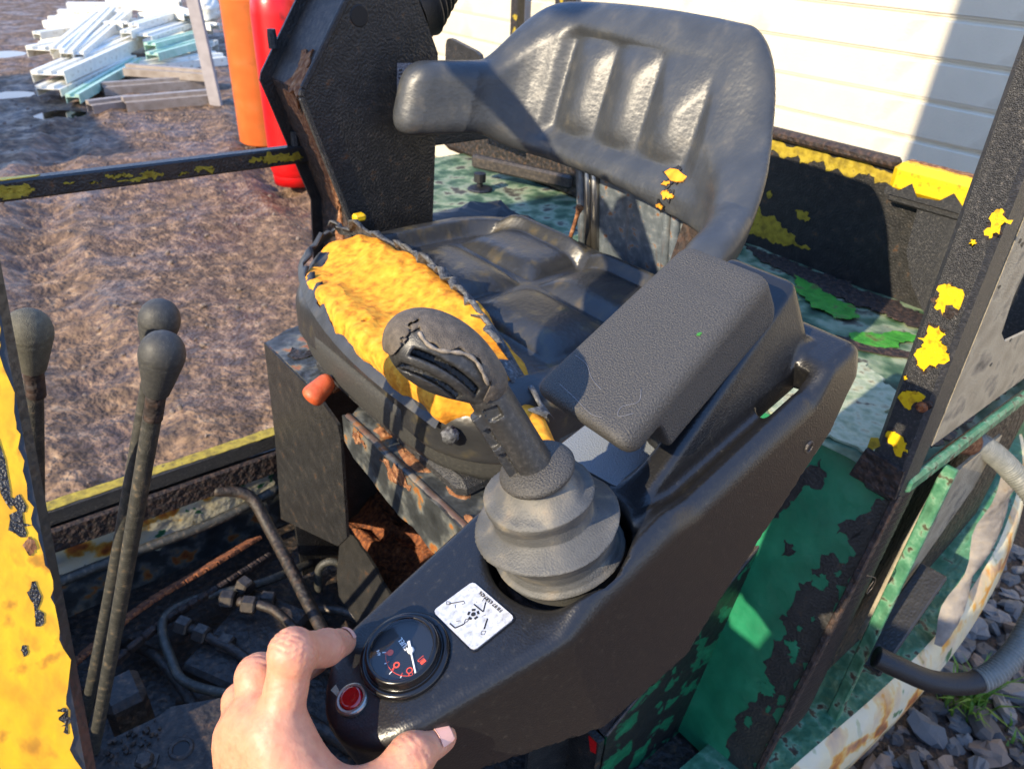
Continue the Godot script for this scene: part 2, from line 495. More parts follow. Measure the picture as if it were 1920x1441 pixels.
	mat("green_frame", noise_tex(45, 0.02, [[0.0, C.call(.14, .34, .24)], [0.55, C.call(.26, .46, .34)], [0.70, C.call(.42, .56, .45)], [0.80, C.call(.25, .17, .12)], [1.0, C.call(.12, .09, .08)]], 1024), 1.3, 0.5, coarse, 0.6)
	mat("frame_base", noise_tex(46, 0.011, [[0.0, C.call(.10, .33, .21)], [0.24, C.call(.16, .40, .26)], [0.28, C.call(.74, .73, .66)], [0.58, C.call(.78, .74, .60)], [0.66, C.call(.78, .56, .20)], [0.76, C.call(.60, .32, .12)], [0.88, C.call(.34, .17, .09)], [1.0, C.call(.80, .62, .2)]], 1024), 0.9, 0.55, coarse, 0.4)
	mat("cream_wall", noise_tex(47, 0.006, [[0.0, C.call(.76, .73, .65)], [0.7, C.call(.79, .76, .68)], [1.0, C.call(.71, .67, .59)]]), 0.9, 0.45, fine, 0.12)
	mat("tan_sheet", noise_tex(48, 0.012, [[0.0, C.call(.50, .46, .38)], [0.6, C.call(.62, .58, .49)], [0.8, C.call(.48, .45, .39)], [1.0, C.call(.30, .28, .25)]]), 2.4, 0.7, fine, 0.3)
	mat("insulation", noise_tex(80, 0.02, [[0.0, C.call(.36, .34, .32)], [0.5, C.call(.52, .50, .48)], [0.75, C.call(.58, .54, .48)], [1.0, C.call(.46, .34, .24)]]), 3.0, 0.7, coarse, 0.8)
	mat("pvc", noise_tex(49, 0.01, [[0.0, C.call(.80, .80, .76)], [0.7, C.call(.88, .87, .82)], [1.0, C.call(.62, .58, .5)]]), 1.5, 0.35)
	mat("pvc_green", noise_tex(50, 0.01, [[0.0, C.call(.54, .70, .62)], [0.7, C.call(.66, .78, .71)], [1.0, C.call(.60, .66, .58)]]), 1.5, 0.35)
	mat("pvc_brown", noise_tex(51, 0.01, [[0.0, C.call(.50, .45, .40)], [0.7, C.call(.60, .56, .52)], [1.0, C.call(.40, .34, .28)]]), 1.5, 0.5)
	mat("orange_plastic", noise_tex(52, 0.008, [[0.0, C.call(.78, .37, .16)], [0.6, C.call(.85, .44, .20)], [0.85, C.call(.80, .48, .27)], [1.0, C.call(.55, .30, .16)]]), 1.2, 0.5, fine, 0.15)
	mat("red_paint", noise_tex(53, 0.01, [[0.0, C.call(.68, .04, .05)], [0.7, C.call(.80, .07, .08)], [0.9, C.call(.66, .10, .10)], [1.0, C.call(.40, .12, .10)]]), 1.5, 0.32, fine, 0.1)
	mat("knob", noise_tex(54, 0.05, [[0.0, C.call(.17, .17, .165)], [0.6, C.call(.22, .22, .21)], [1.0, C.call(.34, .33, .29)]]), 8.0, 0.6, fine, 0.4)
	mat("knob_dusty", noise_tex(55, 0.05, [[0.0, C.call(.26, .25, .21)], [0.6, C.call(.33, .32, .27)], [1.0, C.call(.45, .43, .36)]]), 8.0, 0.75, fine, 0.5)
	mat("lever_rod", noise_tex(56, 0.03, [[0.0, C.call(.17, .17, .155)], [0.55, C.call(.25, .25, .23)], [0.74, C.call(.33, .32, .29)], [0.82, C.call(.48, .42, .33)], [1.0, C.call(.55, .46, .34)]]), 5.0, 0.5, fine, 0.7, 0.2)
	mat("steel", noise_tex(57, 0.03, [[0.0, C.call(.18, .17, .165)], [0.5, C.call(.27, .255, .245)], [0.75, C.call(.34, .31, .28)], [1.0, C.call(.46, .38, .30)]]), 5.0, 0.5, fine, 0.4, 0.6)
	mat("bracket_steel", noise_tex(58, 0.014, [[0.0, C.call(.30, .33, .35)], [0.55, C.call(.40, .43, .45)], [0.74, C.call(.50, .52, .53)], [0.82, C.call(.56, .42, .30)], [1.0, C.call(.52, .30, .16)]], 1024), 3.0, 0.4, fine, 0.3, 0.2)
	mat("oily", noise_tex(59, 0.02, [[0.0, C.call(.08, .07, .065)], [0.5, C.call(.15, .13, .115)], [0.7, C.call(.23, .185, .15)], [0.82, C.call(.31, .235, .175)], [1.0, C.call(.44, .33, .24)]], 1024, false, 6), 3.0, 0.6, coarse, 1.0)
	mat("hose_rubber", C.call(.10, .10, .105), 4.0, 0.5, fine, 0.5)
	mat("hose_grey", noise_tex(60, 0.04, [[0.0, C.call(.36, .37, .35)], [1.0, C.call(.52, .52, .49)]]), 4.0, 0.5, fine, 0.3)
	mat("orange_grip", noise_tex(61, 0.03, [[0.0, C.call(.66, .26, .12)], [0.6, C.call(.78, .35, .18)], [1.0, C.call(.70, .42, .28)]]), 6.0, 0.5, fine, 0.3)
	mat("skin", noise_tex(62, 0.02, [[0.0, C.call(.72, .46, .36)], [0.4, C.call(.77, .535, .42)], [0.7, C.call(.80, .57, .45)], [1.0, C.call(.75, .48, .39)]], 1024, false, 6), 5.0, 0.52, noise_normal(9, 0.10, 3.0, 4, FastNoiseLite.TYPE_CELLULAR), 0.28)
	M["skin"].subsurf_scatter_enabled = true; M["skin"].subsurf_scatter_strength = 0.35
	mat("cloth_dark", noise_tex(81, 0.05, [[0.0, C.call(.12, .13, .16)], [1.0, C.call(.20, .21, .25)]]), 3.0, 0.9, fine, 0.5)
	mat("nail", C.call(.90, .68, .60), 4.0, 0.3)
	mat("dial_black", C.call(.03, .03, .033), 4.0, 0.5)
	mat("bezel", C.call(.07, .07, .075), 4.0, 0.22)
	mat("white_mark", C.call(.86, .86, .84), 4.0, 0.5)
	mat("orange_mark", C.call(.88, .28, .08), 4.0, 0.5)
	mat("sticker", noise_tex(63, 0.03, [[0.0, C.call(.52, .50, .46)], [0.22, C.call(.70, .70, .69)], [0.55, C.call(.80, .80, .81)], [0.8, C.call(.84, .84, .84)], [1.0, C.call(.58, .55, .50)]]), 12.0, 0.35, fine, 0.3, 0.35)
	mat("ink", C.call(.06, .06, .065), 4.0, 0.6)
	mat("red_lens", C.call(.62, .03, .06), 4.0, 0.12)
	M["red_lens"].clearcoat_enabled = true; M["red_lens"].clearcoat = 1.0; M["red_lens"].clearcoat_roughness = 0.05
	mat("nickel", C.call(.62, .60, .56), 4.0, 0.3, null, 1.0, 0.9)
	mat("shed_grey", C.call(.30, .31, .33), 2.0, 0.6)
	mat("label_grey", noise_tex(64, 0.05, [[0.0, C.call(.34, .34, .36)], [0.5, C.call(.46, .46, .48)], [1.0, C.call(.62, .62, .62)]]), 9.0, 0.45)
	mat("puddle", C.call(.10, .08, .06), 1.0, 0.04)
	var g := StandardMaterial3D.new()
	g.resource_name = "gauge_glass"; g.transparency = BaseMaterial3D.TRANSPARENCY_ALPHA; g.albedo_color = Color(0.05, 0.05, 0.05, 0.04); g.roughness = 0.05
	M["glass"] = g
	# mud: brown earth with damp dark patches; damp parts are glossier
	var mud := mat("mud", noise_tex(65, 0.012, [[0.0, C.call(.18, .135, .10)], [0.35, C.call(.30, .23, .17)], [0.55, C.call(.42, .325, .24)], [0.72, C.call(.52, .415, .315)], [1.0, C.call(.68, .585, .47)]], 2048, false, 8), 0.40, 0.85, noise_normal(10, 0.06, 9.0, 6, FastNoiseLite.TYPE_SIMPLEX_SMOOTH, 1024), 0.9)
	mud.roughness_texture = noise_tex(66, 0.01, [[0.0, C.call(.35, .35, .35)], [0.4, C.call(.62, .62, .62)], [0.6, C.call(.95, .95, .95)], [1.0, C.call(1, 1, 1)]], 512)
	for k in 4:
		var t := [[.39, .385, .38], [.48, .465, .45], [.30, .29, .285], [.46, .40, .355]][k] as Array
		mat("stone_%d" % k, noise_tex(70 + k, 0.03, [[0.0, C.call(t[0] * .7, t[1] * .7, t[2] * .7)], [0.6, C.call(t[0], t[1], t[2])], [1.0, C.call(t[0] * 1.35, t[1] * 1.35, t[2] * 1.35)]], 256), 5.0, 0.8, coarse, 0.8)
	mat("grass", noise_tex(75, 0.05, [[0.0, C.call(.20, .34, .08)], [1.0, C.call(.42, .55, .16)]], 256), 6.0, 0.7)
	M["grass"].backlight_enabled = true; M["grass"].backlight = Color(.15, .2, .05)

# ---------------------------------------------------------------- the yard
func ground_height(x: float, z: float) -> float:
	var near := clampf(1.0 - Vector2(x - 2.0, z + 5.0).length() / 13.0, 0.0, 1.0)
	var h := lump.get_noise_2d(x * 0.9, z * 0.9) * 0.05 + lump.get_noise_2d(x * 3.1 + 40.0, z * 3.1) * 0.022 + (lump.get_noise_2d(x * 9.0, z * 9.0 + 70.0) * 0.012 + lump.get_noise_2d(x * 24.0 + 9.0, z * 24.0) * 0.010) * clampf(0.55 + 1.1 * lump.get_noise_2d(x * 0.7 + 5.0, z * 0.7), 0.15, 1.2)
	# two wheel ruts that curve across the yard, with tread bars
	for k in 2:
		var c := 0.35 + k * 1.5 + 0.05 * (z + 3.0) * (z + 3.0)
		var d := (x - c) / 0.16
		if absf(d) < 2.2:
			h += (-0.045 * exp(-d * d) + 0.034 * exp(-(absf(d) - 1.4) * (absf(d) - 1.4) * 4.0)) + 0.016 * exp(-d * d) * clampf(sin(z * 30.0 + d * 1.5) * 2.0, -1.0, 1.0)
	var under := smoothstep(0.6, 1.4, x) * smoothstep(-1.6, -1.0, z)
	h *= near * (1.0 - 0.9 * under)
	for p in [Vector3(1.05, -8.95, 0.22), Vector3(1.27, -7.9, 0.20), Vector3(1.35, -11.5, 0.34), Vector3(0.98, -7.25, 0.1), Vector3(0.30, -2.12, 0.2)]:
		var dd: float = Vector2(x - p.x, z - p.y).length() / p.z
		if dd < 2.0: h = lerpf(-0.035, h, smoothstep(0.5, 1.5, dd))
	return h

func build_ground():
	var xs := []; var zs := []
	for v in [-400.0, -150.0, -60.0, -25.0, -10.0, -5.0, -3.0]: xs.append(v)
	var x := -2.0
	while x < 5.0:
		xs.append(x); x += 0.045 if x > -0.3 and x < 3.4 else 0.2
	for v in [5.0, 6.0, 8.0, 12.0, 20.0, 50.0, 150.0, 400.0]: xs.append(v)
	for v in [-400.0, -150.0, -60.0, -35.0, -25.0, -19.0]: zs.append(v)
	var z := -16.0
	while z < 1.5:
		zs.append(z); z += 0.05 if z > -9.5 and z < -1.6 else 0.15
	for v in [1.5, 2.0, 3.0, 5.0, 10.0, 30.0, 100.0, 400.0]: zs.append(v)
	var st := st_new(true)
	var g := []
	for i in xs.size():
		var row := []
		for j in zs.size(): row.append(Vector3(xs[i], ground_height(xs[i], zs[j]), zs[j]))
		g.append(row)
	for i in xs.size() - 1:
		for j in zs.size() - 1: quad(st, g[i][j], g[i + 1][j], g[i + 1][j + 1], g[i][j + 1])
	structure("ground", st, M["mud"])
	var k := 0
	for p in [Vector3(1.05, -8.95, 0.22), Vector3(1.27, -7.9, 0.20), Vector3(1.35, -11.5, 0.34), Vector3(0.98, -7.25, 0.1), Vector3(0.30, -2.12, 0.2)]:
		var s := st_new()
		var poly := ragged(blob(0, 0, p.z * 1.1, p.z * 1.1, 60 + k, 0.25), 0.12, 2, k)
		slab(s, Vector3(p.x, -0.028, p.y), Vector3.RIGHT, Vector3(0, 0, -1), poly, 0.006)
		structure("puddle", s, M["puddle"])
		k += 1
	# small stones and crumbs trodden into the mud
	var ps := st_new()
	var pr := RandomNumberGenerator.new(); pr.seed = 33
	for q in 420:
		var sx := pr.randf_range(-0.3, 3.2); var sz := -1.7 - pow(pr.randf(), 1.6) * 7.0
		var sr := pr.randf_range(0.006, 0.02)
		bx(ps, Transform3D(Basis(Vector3(pr.randf() - .5, pr.randf() - .5, pr.randf() - .5).normalized(), pr.randf() * 3.0), Vector3(sx, ground_height(sx, sz) + sr * 0.2, sz)), Vector3(sr * 1.6, sr, sr * 1.2), sr * 0.35)
	var crumbs := put("stone_crumbs", ps, M["stone_3"])
	crumbs.set_meta("kind", "stuff"); tag(crumbs, "small stones and crumbs scattered over the brown mud", "stones")
	# stones of the track edge beside the digger
	var bed := st_new()
	slab(bed, Vector3(0, 0.008, 0), Vector3.RIGHT, Vector3(0, 0, -1), ragged([Vector2(0.9, -0.5), Vector2(3.3, -0.5), Vector2(3.1, 0.62), Vector2(0.9, 0.6)], 0.05, 3, 4), 0.012)
	var gb := structure("gravel_bed", bed, M["rust_dark"])
	var shapes := []
	for q in 8: shapes.append(stone_mesh(q))
	var r := RandomNumberGenerator.new(); r.seed = 21
	var placed := []
	var made := 0
	for tries in 9000:
		if made >= 295: break
		var px := r.randf_range(1.12, 2.35); var pz := r.randf_range(-0.48, 0.10)
		var rad := r.randf_range(0.015, 0.036) if made > 40 else r.randf_range(0.03, 0.045)
		var ok := true
		for o in placed:
			if Vector2(o.x - px, o.y - pz).length() < (o.z + rad) * 0.78: ok = false; break
		if not ok: continue
		placed.append(Vector3(px, pz, rad))
		var s := put("stone", shapes[r.randi() % 8], M["stone_%d" % (r.randi() % 4)], gb, true)
		s.position = Vector3(px, 0.012 + rad * 0.3, pz)
		s.basis = Basis(Vector3(r.randf_range(-.4, .4), 1, r.randf_range(-.4, .4)).normalized(), r.randf() * TAU) * Basis.from_scale(Vector3(rad * 1.25, rad * 0.62, rad * 0.95))
		made += 1
	var fill := st_new()
	for q in 900:
		var fr := r.randf_range(.004, .011)
		bx(fill, Transform3D(Basis(Vector3(r.randf() - .5, r.randf() - .5, r.randf() - .5).normalized(), r.randf() * 3.0), Vector3(r.randf_range(1.1, 2.4), .010 + fr * .3, r.randf_range(-.5, .14))), Vector3(fr * 1.7, fr, fr * 1.3), fr * .3)
	put("small_gravel", fill, M["stone_0"], gb).set_meta("kind", "stuff")
	var brick := st_new()
	bx(brick, Transform3D(Basis(Vector3.UP, 0.5), Vector3(1.74, 0.03, -0.045)), Vector3(0.07, 0.05, 0.045), 0.008)
	single("brick_fragment", brick, M["orange_grip"], "small orange brick fragment lying among the grey stones", "brick")
	for t in [[Vector3(1.63, 0.0, -0.18), 60, 0.15, "tuft of long green grass growing through the stones below the hose"], [Vector3(1.62, 0.0, -0.05), 22, 0.06, "small sprig of grass between the stones nearest the photo's lower right corner"]]:
		var gt := st_new()
		for b in t[1]:
			var a := r.randf() * TAU; var l: float = t[2] * r.randf_range(0.5, 1.1); var w := 0.0035
			var base: Vector3 = t[0] + Vector3(r.randf_range(-.05, .05), 0.0, r.randf_range(-.04, .04))
			var d := Vector3(cos(a), 0, sin(a)); var sd := Vector3(-sin(a), 0, cos(a)) * w
			var lean := r.randf_range(0.2, 0.9)
			var m1 := base + Vector3(0, l * 0.6, 0) + d * l * lean * 0.35; var m2 := base + Vector3(0, l * 0.85, 0) + d * l * lean
			quad(gt, base - sd, m1 - sd, m1 + sd, base + sd)
			gt.add_vertex(m1 - sd); gt.add_vertex(m2); gt.add_vertex(m1 + sd)
		single("grass_tuft", gt, M["grass"], t[3], "grass").set_meta("kind", "stuff")

func stone_mesh(sd: int) -> ArrayMesh:
	var st := st_new()
	var n := FastNoiseLite.new(); n.seed = 90 + sd; n.frequency = 0.9; n.fractal_octaves = 2
	grid(st, 6, 9, func(u, v):
		var th: float = u * PI; var ph: float = v * TAU
		if v > 0.999: ph = 0.0
		var d := Vector3(sin(th) * cos(ph), cos(th), sin(th) * sin(ph))
		var f := 1.0 + n.get_noise_3dv(d * 1.7) * 0.8
		var q := d * f
		q.x = clampf(q.x, -0.9, 0.95); q.y = clampf(q.y, -0.8, 0.82); q.z = clampf(q.z, -0.86, 0.9)
		return q)
	st.generate_normals()
	return st.commit()

func build_shed():
	var w := thing("shed_wall", "cream clad shed wall of wide horizontal boards behind the digger", "wall", Vector3(3.2, 0, -1.5))
	var back := st_new()
	bx(back, at(Vector3(3.31, 1.55, -1.2)), Vector3(0.12, 3.1, 8.0), 0.005)
	put("backing", back, M["cream_wall"], w)
	# one board: flat face with a small groove and a lip at its top, as a section swept along Z
	var pitch := 0.146
	var sec := PackedVector2Array([Vector2(0, 0), Vector2(0.0, 0.118), Vector2(0.004, 0.124), Vector2(0.013, 0.126), Vector2(0.013, 0.134), Vector2(0.006, 0.137), Vector2(0.006, 0.1445), Vector2(0.03, 0.1445), Vector2(0.03, 0.0)])
	var st := st_new()
	slab(st, Vector3(0, 0, 4.0), Vector3(1, 0, 0), Vector3(0, 1, 0), sec, 8.0, Vector3(0, 0, -1))
	st.generate_normals()
	var mesh := st.commit()
	for k in 20:
		var b := put("board", mesh, M["cream_wall"], w, true)
		b.position = Vector3(0.0, 0.06 + k * pitch, 0.3)
		b.rotation.z = 0.012 * sin(k * 2.3)

# ---------------------------------------------------------------- the digger: frame of the open cab
func flake(parent: Node, m: Material, o: Vector3, u: Vector3, v: Vector3, pts: Array, thick: float, jit: float, sd: int, n := Vector3.ZERO, called := "paint_patch", depth := 3):
	var st := st_new()
	slab(st, o, u, v, ragged(pts, jit, depth, sd), thick, n)
	return put(called, st, m, parent)

func build_digger_frame():
	digger = thing("digger", "worn mini digger with open cab, rusty black, yellow and green paint", "digger", Vector3(0.6, 0.45, -0.8))
	var X := Vector3.RIGHT; var Y := Vector3.UP; var Z := Vector3(0, 0, 1)
	# far side rails
	var s := st_new()
	bar(s, Vector3(-0.5, 1.268, -1.3), Vector3(1.45, 1.225, -1.3), 0.03, 0.022, Y, 0.003)
	var up := put("side_rail", s, M["black_paint"], digger, false, "thin black handrail with flaking yellow paint on the far side")
	var dir := Vector3(1.95, -0.043, 0).normalized()
	var r := RandomNumberGenerator.new(); r.seed = 5
	for f in 46:
		var fx := 0.03 + 0.52 * r.randf()
		if r.randf() < .5: fx = [0.06, 0.11, 0.13, 0.255, 0.28, 0.30, 0.44, 0.50, 0.53, 0.545][r.randi() % 10] + r.randf_range(-.012, .012)
		var big := 1.0 if fx < .17 or fx > .48 else .55
		var o := Vector3(0, 1.2569, -1.2888) + dir * fx
		flake(up, M["yellow_dull"], o, dir, Y, blob(0, r.randf_range(-.007, .006), r.randf_range(.006, .022) * big, r.randf_range(.002, .0055) * big, 900 + f, .5, 11), 0.0006 + .00002 * f, 0.5, 400 + f, Z, "paint_patch", 2)
	flake(up, M["yellow_chip"], Vector3(0.10, 1.27, -1.3), dir, Vector3(0, 0, -1), blob(0, 0, .07, .007, 3, .2), 0.0012, 0.4, 77, Y, "paint_patch", 2)
	s = st_new()
	bar(s, Vector3(-0.6, 0.695, -1.3), Vector3(1.4, 0.648, -1.3), 0.034, 0.03, Y, 0.003)
	var lo := put("sill_rail", s, M["black_rough"], digger, false, "black lower rail with a yellow top edge beside the floor")
	flake(lo, M["yellow_dull"], Vector3(0.2, 0.6935, -1.3), Vector3(1, -0.0235, 0), Vector3(0, 0, -1), [Vector2(-.6, -.013), Vector2(-.3, -.015), Vector2(0, -.012), Vector2(.3, -.015), Vector2(.9, -.013), Vector2(.9, .012), Vector2(.5, .015), Vector2(.1, .012), Vector2(-.3, .015), Vector2(-.6, .012)], 0.0008, 0.06, 8, Y, "paint_patch", 3)
	# near front pillar beside the camera, leaning, yellow on its front with worn black edge
	var a := Vector3(-0.057, 1.10, -0.319); var b := Vector3(0.017, 1.497, -0.578)
	var ax := (b - a).normalized()
	var face := Vector3(-0.03, 0.40, 0.86); face = (face - ax * face.dot(ax)).normalized()
	var side := ax.cross(face).normalized()
	if side.x < 0.0: side = -side
	s = st_new()
	bx(s, Transform3D(Basis(ax, side, ax.cross(side)), (a + b) * 0.5), Vector3(a.distance_to(b) + 0.5, 0.055, 0.045), 0.005)
	var pil := put("front_pillar", s, M["black_paint"], digger, false, "leaning yellow front pillar with paint worn to black along its edge")
	var fo := (a + b) * 0.5 + face * 0.0226
	var edge := []
	var yr := RandomNumberGenerator.new(); yr.seed = 44
	var L := a.distance_to(b) * 0.5 + 0.25
	edge.append(Vector2(-L, -0.0235)); edge.append(Vector2(L, -0.0235))
	for k in 41:
		var t := L - 2.0 * L * k / 40.0
		edge.append(Vector2(t + yr.randf_range(-.006, .006), 0.0215 - yr.randf() * 0.0022 - (0.0030 * yr.randf() if k % 4 == 0 else 0.0)))
	flake(pil, M["yellow_paint"], fo, ax, side, edge, 0.0009, 0.14, 3, face, "yellow_coat", 2)
	for q in [[0.035, 0.009, .022, .0022, 1], [0.005, 0.012, .014, .0028, 2], [-0.045, 0.014, .012, .0022, 3], [-0.115, 0.016, .008, .0022, 4], [0.09, 0.002, .004, .0016, 5], [-.07, .004, .003, .0014, 6]]:
		flake(pil, M["black_rough"], fo + face * 0.0009, ax, side, blob(q[0], q[1], q[2], q[3], 200 + int(q[4]), .3), 0.0004, 0.5, 30 + int(q[4]), face, "bare_patch", 2)
	flake(pil, M["rust_flake"], fo + face * 0.0009, ax, side, blob(-0.012, 0.016, .005, .0035, 290, .3), 0.0006, 0.4, 39, face, "rust_spot", 2)
	# unseen bar and dash, added off to the left to shade seat and floor
	s = st_new()
	bar(s, Vector3(-0.12, 2.16, -1.32), Vector3(-0.10, 1.66, -0.60), 0.036, 0.036, Y, 0.005)
	put("shade_bar", s, M["black_paint"], digger)
	s = st_new()
	bx(s, at(Vector3(-0.24, 0.60, -1.0)), Vector3(0.04, 0.36, 0.66), 0.006)
	put("shade_dash", s, M["black_paint"], digger)
	s = st_new()
	bx(s, at(Vector3(-0.42, 0.85, -0.39)), Vector3(0.10, 0.98, 0.36), 0.02)
	put("shade_cowl", s, M["black_paint"], digger)  # unseen cowl, added to keep the sun off the green housing front
	# boom raised in front, unseen, added for its shadow on the shed wall
	s = st_new()
	bar(s, Vector3(-0.80, 0.55, -1.85), Vector3(-1.28, 2.85, -0.86), 0.20, 0.16, Z, 0.02)
	bar(s, Vector3(-1.28, 2.75, -0.80), Vector3(-1.20, 4.3, -0.76), 0.28, 0.29, Z, 0.03)
	put("shade_boom", s, M["yellow_paint"], digger)
	# two dark posts that stand against the shed
	var lab := ["thin dark post with yellow paint flecks standing against the shed wall", "wider dark post against the shed wall, partly behind the seat's corner"]
	var pi_ := 0
	for p in [[3.12, -3.81, 0.062], [3.12, -3.40, 0.085]]:
		s = st_new()
		bar(s, Vector3(p[0], 0.0, p[1]), Vector3(p[0], 2.4, p[1] - 0.01), p[2], p[2], Z, 0.004)
		var po := thing("wall_post", lab[pi_], "post", Vector3(p[0], 0, p[1]))
		put("pole", s, M["black_paint"], po)
		for k in 6:
			flake(po, M["yellow_dull"], Vector3(p[0] - p[2] * 0.5, 0.72 + k * 0.10 + 0.02 * (k % 2), p[1]), Z, Y, blob(r.randf_range(-.012, .012), 0, .012 + .008 * r.randf(), .022 * r.randf_range(.5, 1.3), 300 + k, .3), 0.0012, 0.5, 60 + k, Vector3(-1, 0, 0), "paint_patch", 2)
		pi_ += 1
	# rear panel behind the seat with a rolled yellow top edge
	s = st_new()
	slab(s, Vector3(1.47, 0, 0), Z, Y, PackedVector2Array([Vector2(-1.75, 0.99), Vector2(-0.30, 0.99), Vector2(-0.30, 1.24), Vector2(-1.75, 1.24)]), 0.02, X)
	var rp := put("rear_panel", s, M["black_paint"], digger, false, "black rear panel with patches of dull yellow paint")
	var nx := Vector3(-1, 0, 0)
	flake(rp, M["yellow_dull"], Vector3(1.47, 0, 0), Z, Y, [Vector2(-1.3, 1.238), Vector2(-.648, 1.238), Vector2(-.648, 1.205), Vector2(-.67, 1.212), Vector2(-.685, 1.206), Vector2(-.70, 1.222), Vector2(-.73, 1.206), Vector2(-.79, 1.203), Vector2(-.80, 1.222), Vector2(-.83, 1.212), Vector2(-.85, 1.205), Vector2(-.86, 1.22), Vector2(-.89, 1.205), Vector2(-.95, 1.21), Vector2(-1.3, 1.205)], 0.0012, 0.2, 9, nx)
	flake(rp, M["yellow_dull"], Vector3(1.47, 0, 0), Z, Y, [Vector2(-1.0, 1.13), Vector2(-.93, 1.10), Vector2(-.90, 1.075), Vector2(-.82, 1.055), Vector2(-.78, 1.04), Vector2(-.85, 1.03), Vector2(-1.0, 1.03)], 0.0012, 0.3, 10, nx)
	flake(rp, M["yellow_dull"], Vector3(1.47, 0, 0), Z, Y, blob(-.815, 1.103, .018, .010, 41, .3), 0.0012, 0.4, 11, nx)
	flake(rp, M["yellow_dull"], Vector3(1.47, 0, 0), Z, Y, blob(-.905, 1.125, .006, .008, 42, .3), 0.0012, 0.4, 12, nx)
	s = st_new()
	bar(s, Vector3(1.466, 1.253, -1.75), Vector3(1.466, 1.253, -0.648), 0.02, 0.03, Y, 0.006)
	put("top_rail", s, M["rust_dark"], digger, false, "weathered grey brown top edge of the rear panel")
	s = st_new()
	bar(s, Vector3(1.459, 1.235, -0.645), Vector3(1.459, 1.235, -0.36), 0.056, 0.052, Y, 0.012)  # brighter yellow paints in the sun on this end of the rail
	var ct := put("sunlit_rail", s, M["yellow_chip"], digger, false, "yellow corner rail with chipped lower edge, its brighter yellow painted as sunlight")
	flake(ct, M["black_rough"], Vector3(1.4329, 0, 0), Z, Y, [Vector2(-.645, 1.205), Vector2(-.36, 1.205), Vector2(-.36, 1.214), Vector2(-.50, 1.215), Vector2(-.525, 1.236), Vector2(-.545, 1.217), Vector2(-.585, 1.213), Vector2(-.60, 1.234), Vector2(-.62, 1.216), Vector2(-.645, 1.222)], 0.0009, 0.3, 13, nx)
	flake(ct, M["rust_flake"], Vector3(0, 1.2630, 0), Z, X, [Vector2(-.63, 1.462), Vector2(-.38, 1.455), Vector2(-.38, 1.478), Vector2(-.63, 1.478)], 0.0009, 0.2, 14, Y, "rust_spot")
	s = st_new()
	bx(s, at(Vector3(1.452, 1.198, -0.50)), Vector3(0.03, 0.016, 0.28), 0.004)
	put("panel_strip", s, M["black_rough"], digger)
	# rough dark plate with a slanted left edge beside the right post
	s = st_new()
	slab(s, Vector3(1.44, 0, 0), Z, Y, PackedVector2Array([Vector2(-.58, 1.19), Vector2(-.30, 1.19), Vector2(-.30, 1.0), Vector2(-.50, 1.0), Vector2(-.545, 1.05), Vector2(-.575, 1.11)]), 0.012, X)
	put("rough_plate", s, M["black_rough"], digger)
	# near rear post with yellow chips and foot
	s = st_new()
	bx(s, at(Vector3(0.928, 1.62, -0.295)), Vector3(0.056, 1.3, 0.048), 0.006)
	var post := put("side_post", s, M["black_rough"], digger, false, "black post with bright yellow paint chips and a rusty foot")
	var cx := 0.8999
	var lists := [[Vector2(-.312, 1.275), Vector2(-.300, 1.281), Vector2(-.291, 1.279), Vector2(-.288, 1.257), Vector2(-.296, 1.243), Vector2(-.308, 1.250)],
		[Vector2(-.307, 1.226), Vector2(-.288, 1.224), Vector2(-.290, 1.212), Vector2(-.279, 1.202), Vector2(-.282, 1.185), Vector2(-.294, 1.168), Vector2(-.307, 1.180), Vector2(-.305, 1.203)],
		[Vector2(-.309, 1.132), Vector2(-.300, 1.137), Vector2(-.283, 1.133), Vector2(-.276, 1.124), Vector2(-.299, 1.112), Vector2(-.308, 1.118)],
		[Vector2(-.311, 1.066), Vector2(-.300, 1.073), Vector2(-.284, 1.067), Vector2(-.278, 1.054), Vector2(-.292, 1.045), Vector2(-.305, 1.055)],
		[Vector2(-.284, 1.371), Vector2(-.275, 1.374), Vector2(-.2715, 1.35), Vector2(-.279, 1.343), Vector2(-.285, 1.353)],
		[Vector2(-.295, 1.337), Vector2(-.290, 1.335), Vector2(-.292, 1.329), Vector2(-.297, 1.331)],
		[Vector2(-.314, 1.152), Vector2(-.311, 1.154), Vector2(-.310, 1.149), Vector2(-.313, 1.148)]]
	for i in lists.size():
		var mid2 := Vector2.ZERO
		for q in lists[i]: mid2 += q
		mid2 /= lists[i].size()
		var grown := []
		for q in lists[i]: grown.append(mid2 + (q - mid2) * 1.14)
		flake(post, M["rust_dark"], Vector3(cx, 0, 0), Z, Y, grown, 0.0004, 0.45, 140 + i, nx, "primer_edge", 3)
		flake(post, M["yellow_chip"], Vector3(cx, 0, 0), Z, Y, lists[i], 0.0008, 0.4, 40 + i, nx, "paint_chip", 3)
	flake(post, M["yellow_dull"], Vector3(cx, 0, 0), Z, Y, [Vector2(-.327, 1.05), Vector2(-.318, 1.055), Vector2(-.312, 1.045), Vector2(-.322, 1.03), Vector2(-.327, 1.03)], 0.0008, 0.4, 49, nx, "paint_chip", 3)
	s = st_new()
	lathe(s, at(Vector3(cx - 0.001, 1.124, -0.281), Y, Vector3(-1, 0, 0)), [Vector2(0, 0.006), Vector2(0.005, 0.0055), Vector2(0.007, 0.003), Vector2(0.007, 0.0)], 12)
	put("bolt", s, M["rust"], post)
	s = st_new()
	slab(s, Vector3(0.899, 0, 0), Z, Y, PackedVector2Array([Vector2(-.336, .985), Vector2(-.270, .985), Vector2(-.272, 1.03), Vector2(-.326, 1.035)]), 0.006, nx)
	put("foot_plate", s, M["rust_dark"], post)
	# sheet in the side opening behind the post
	s = st_new()
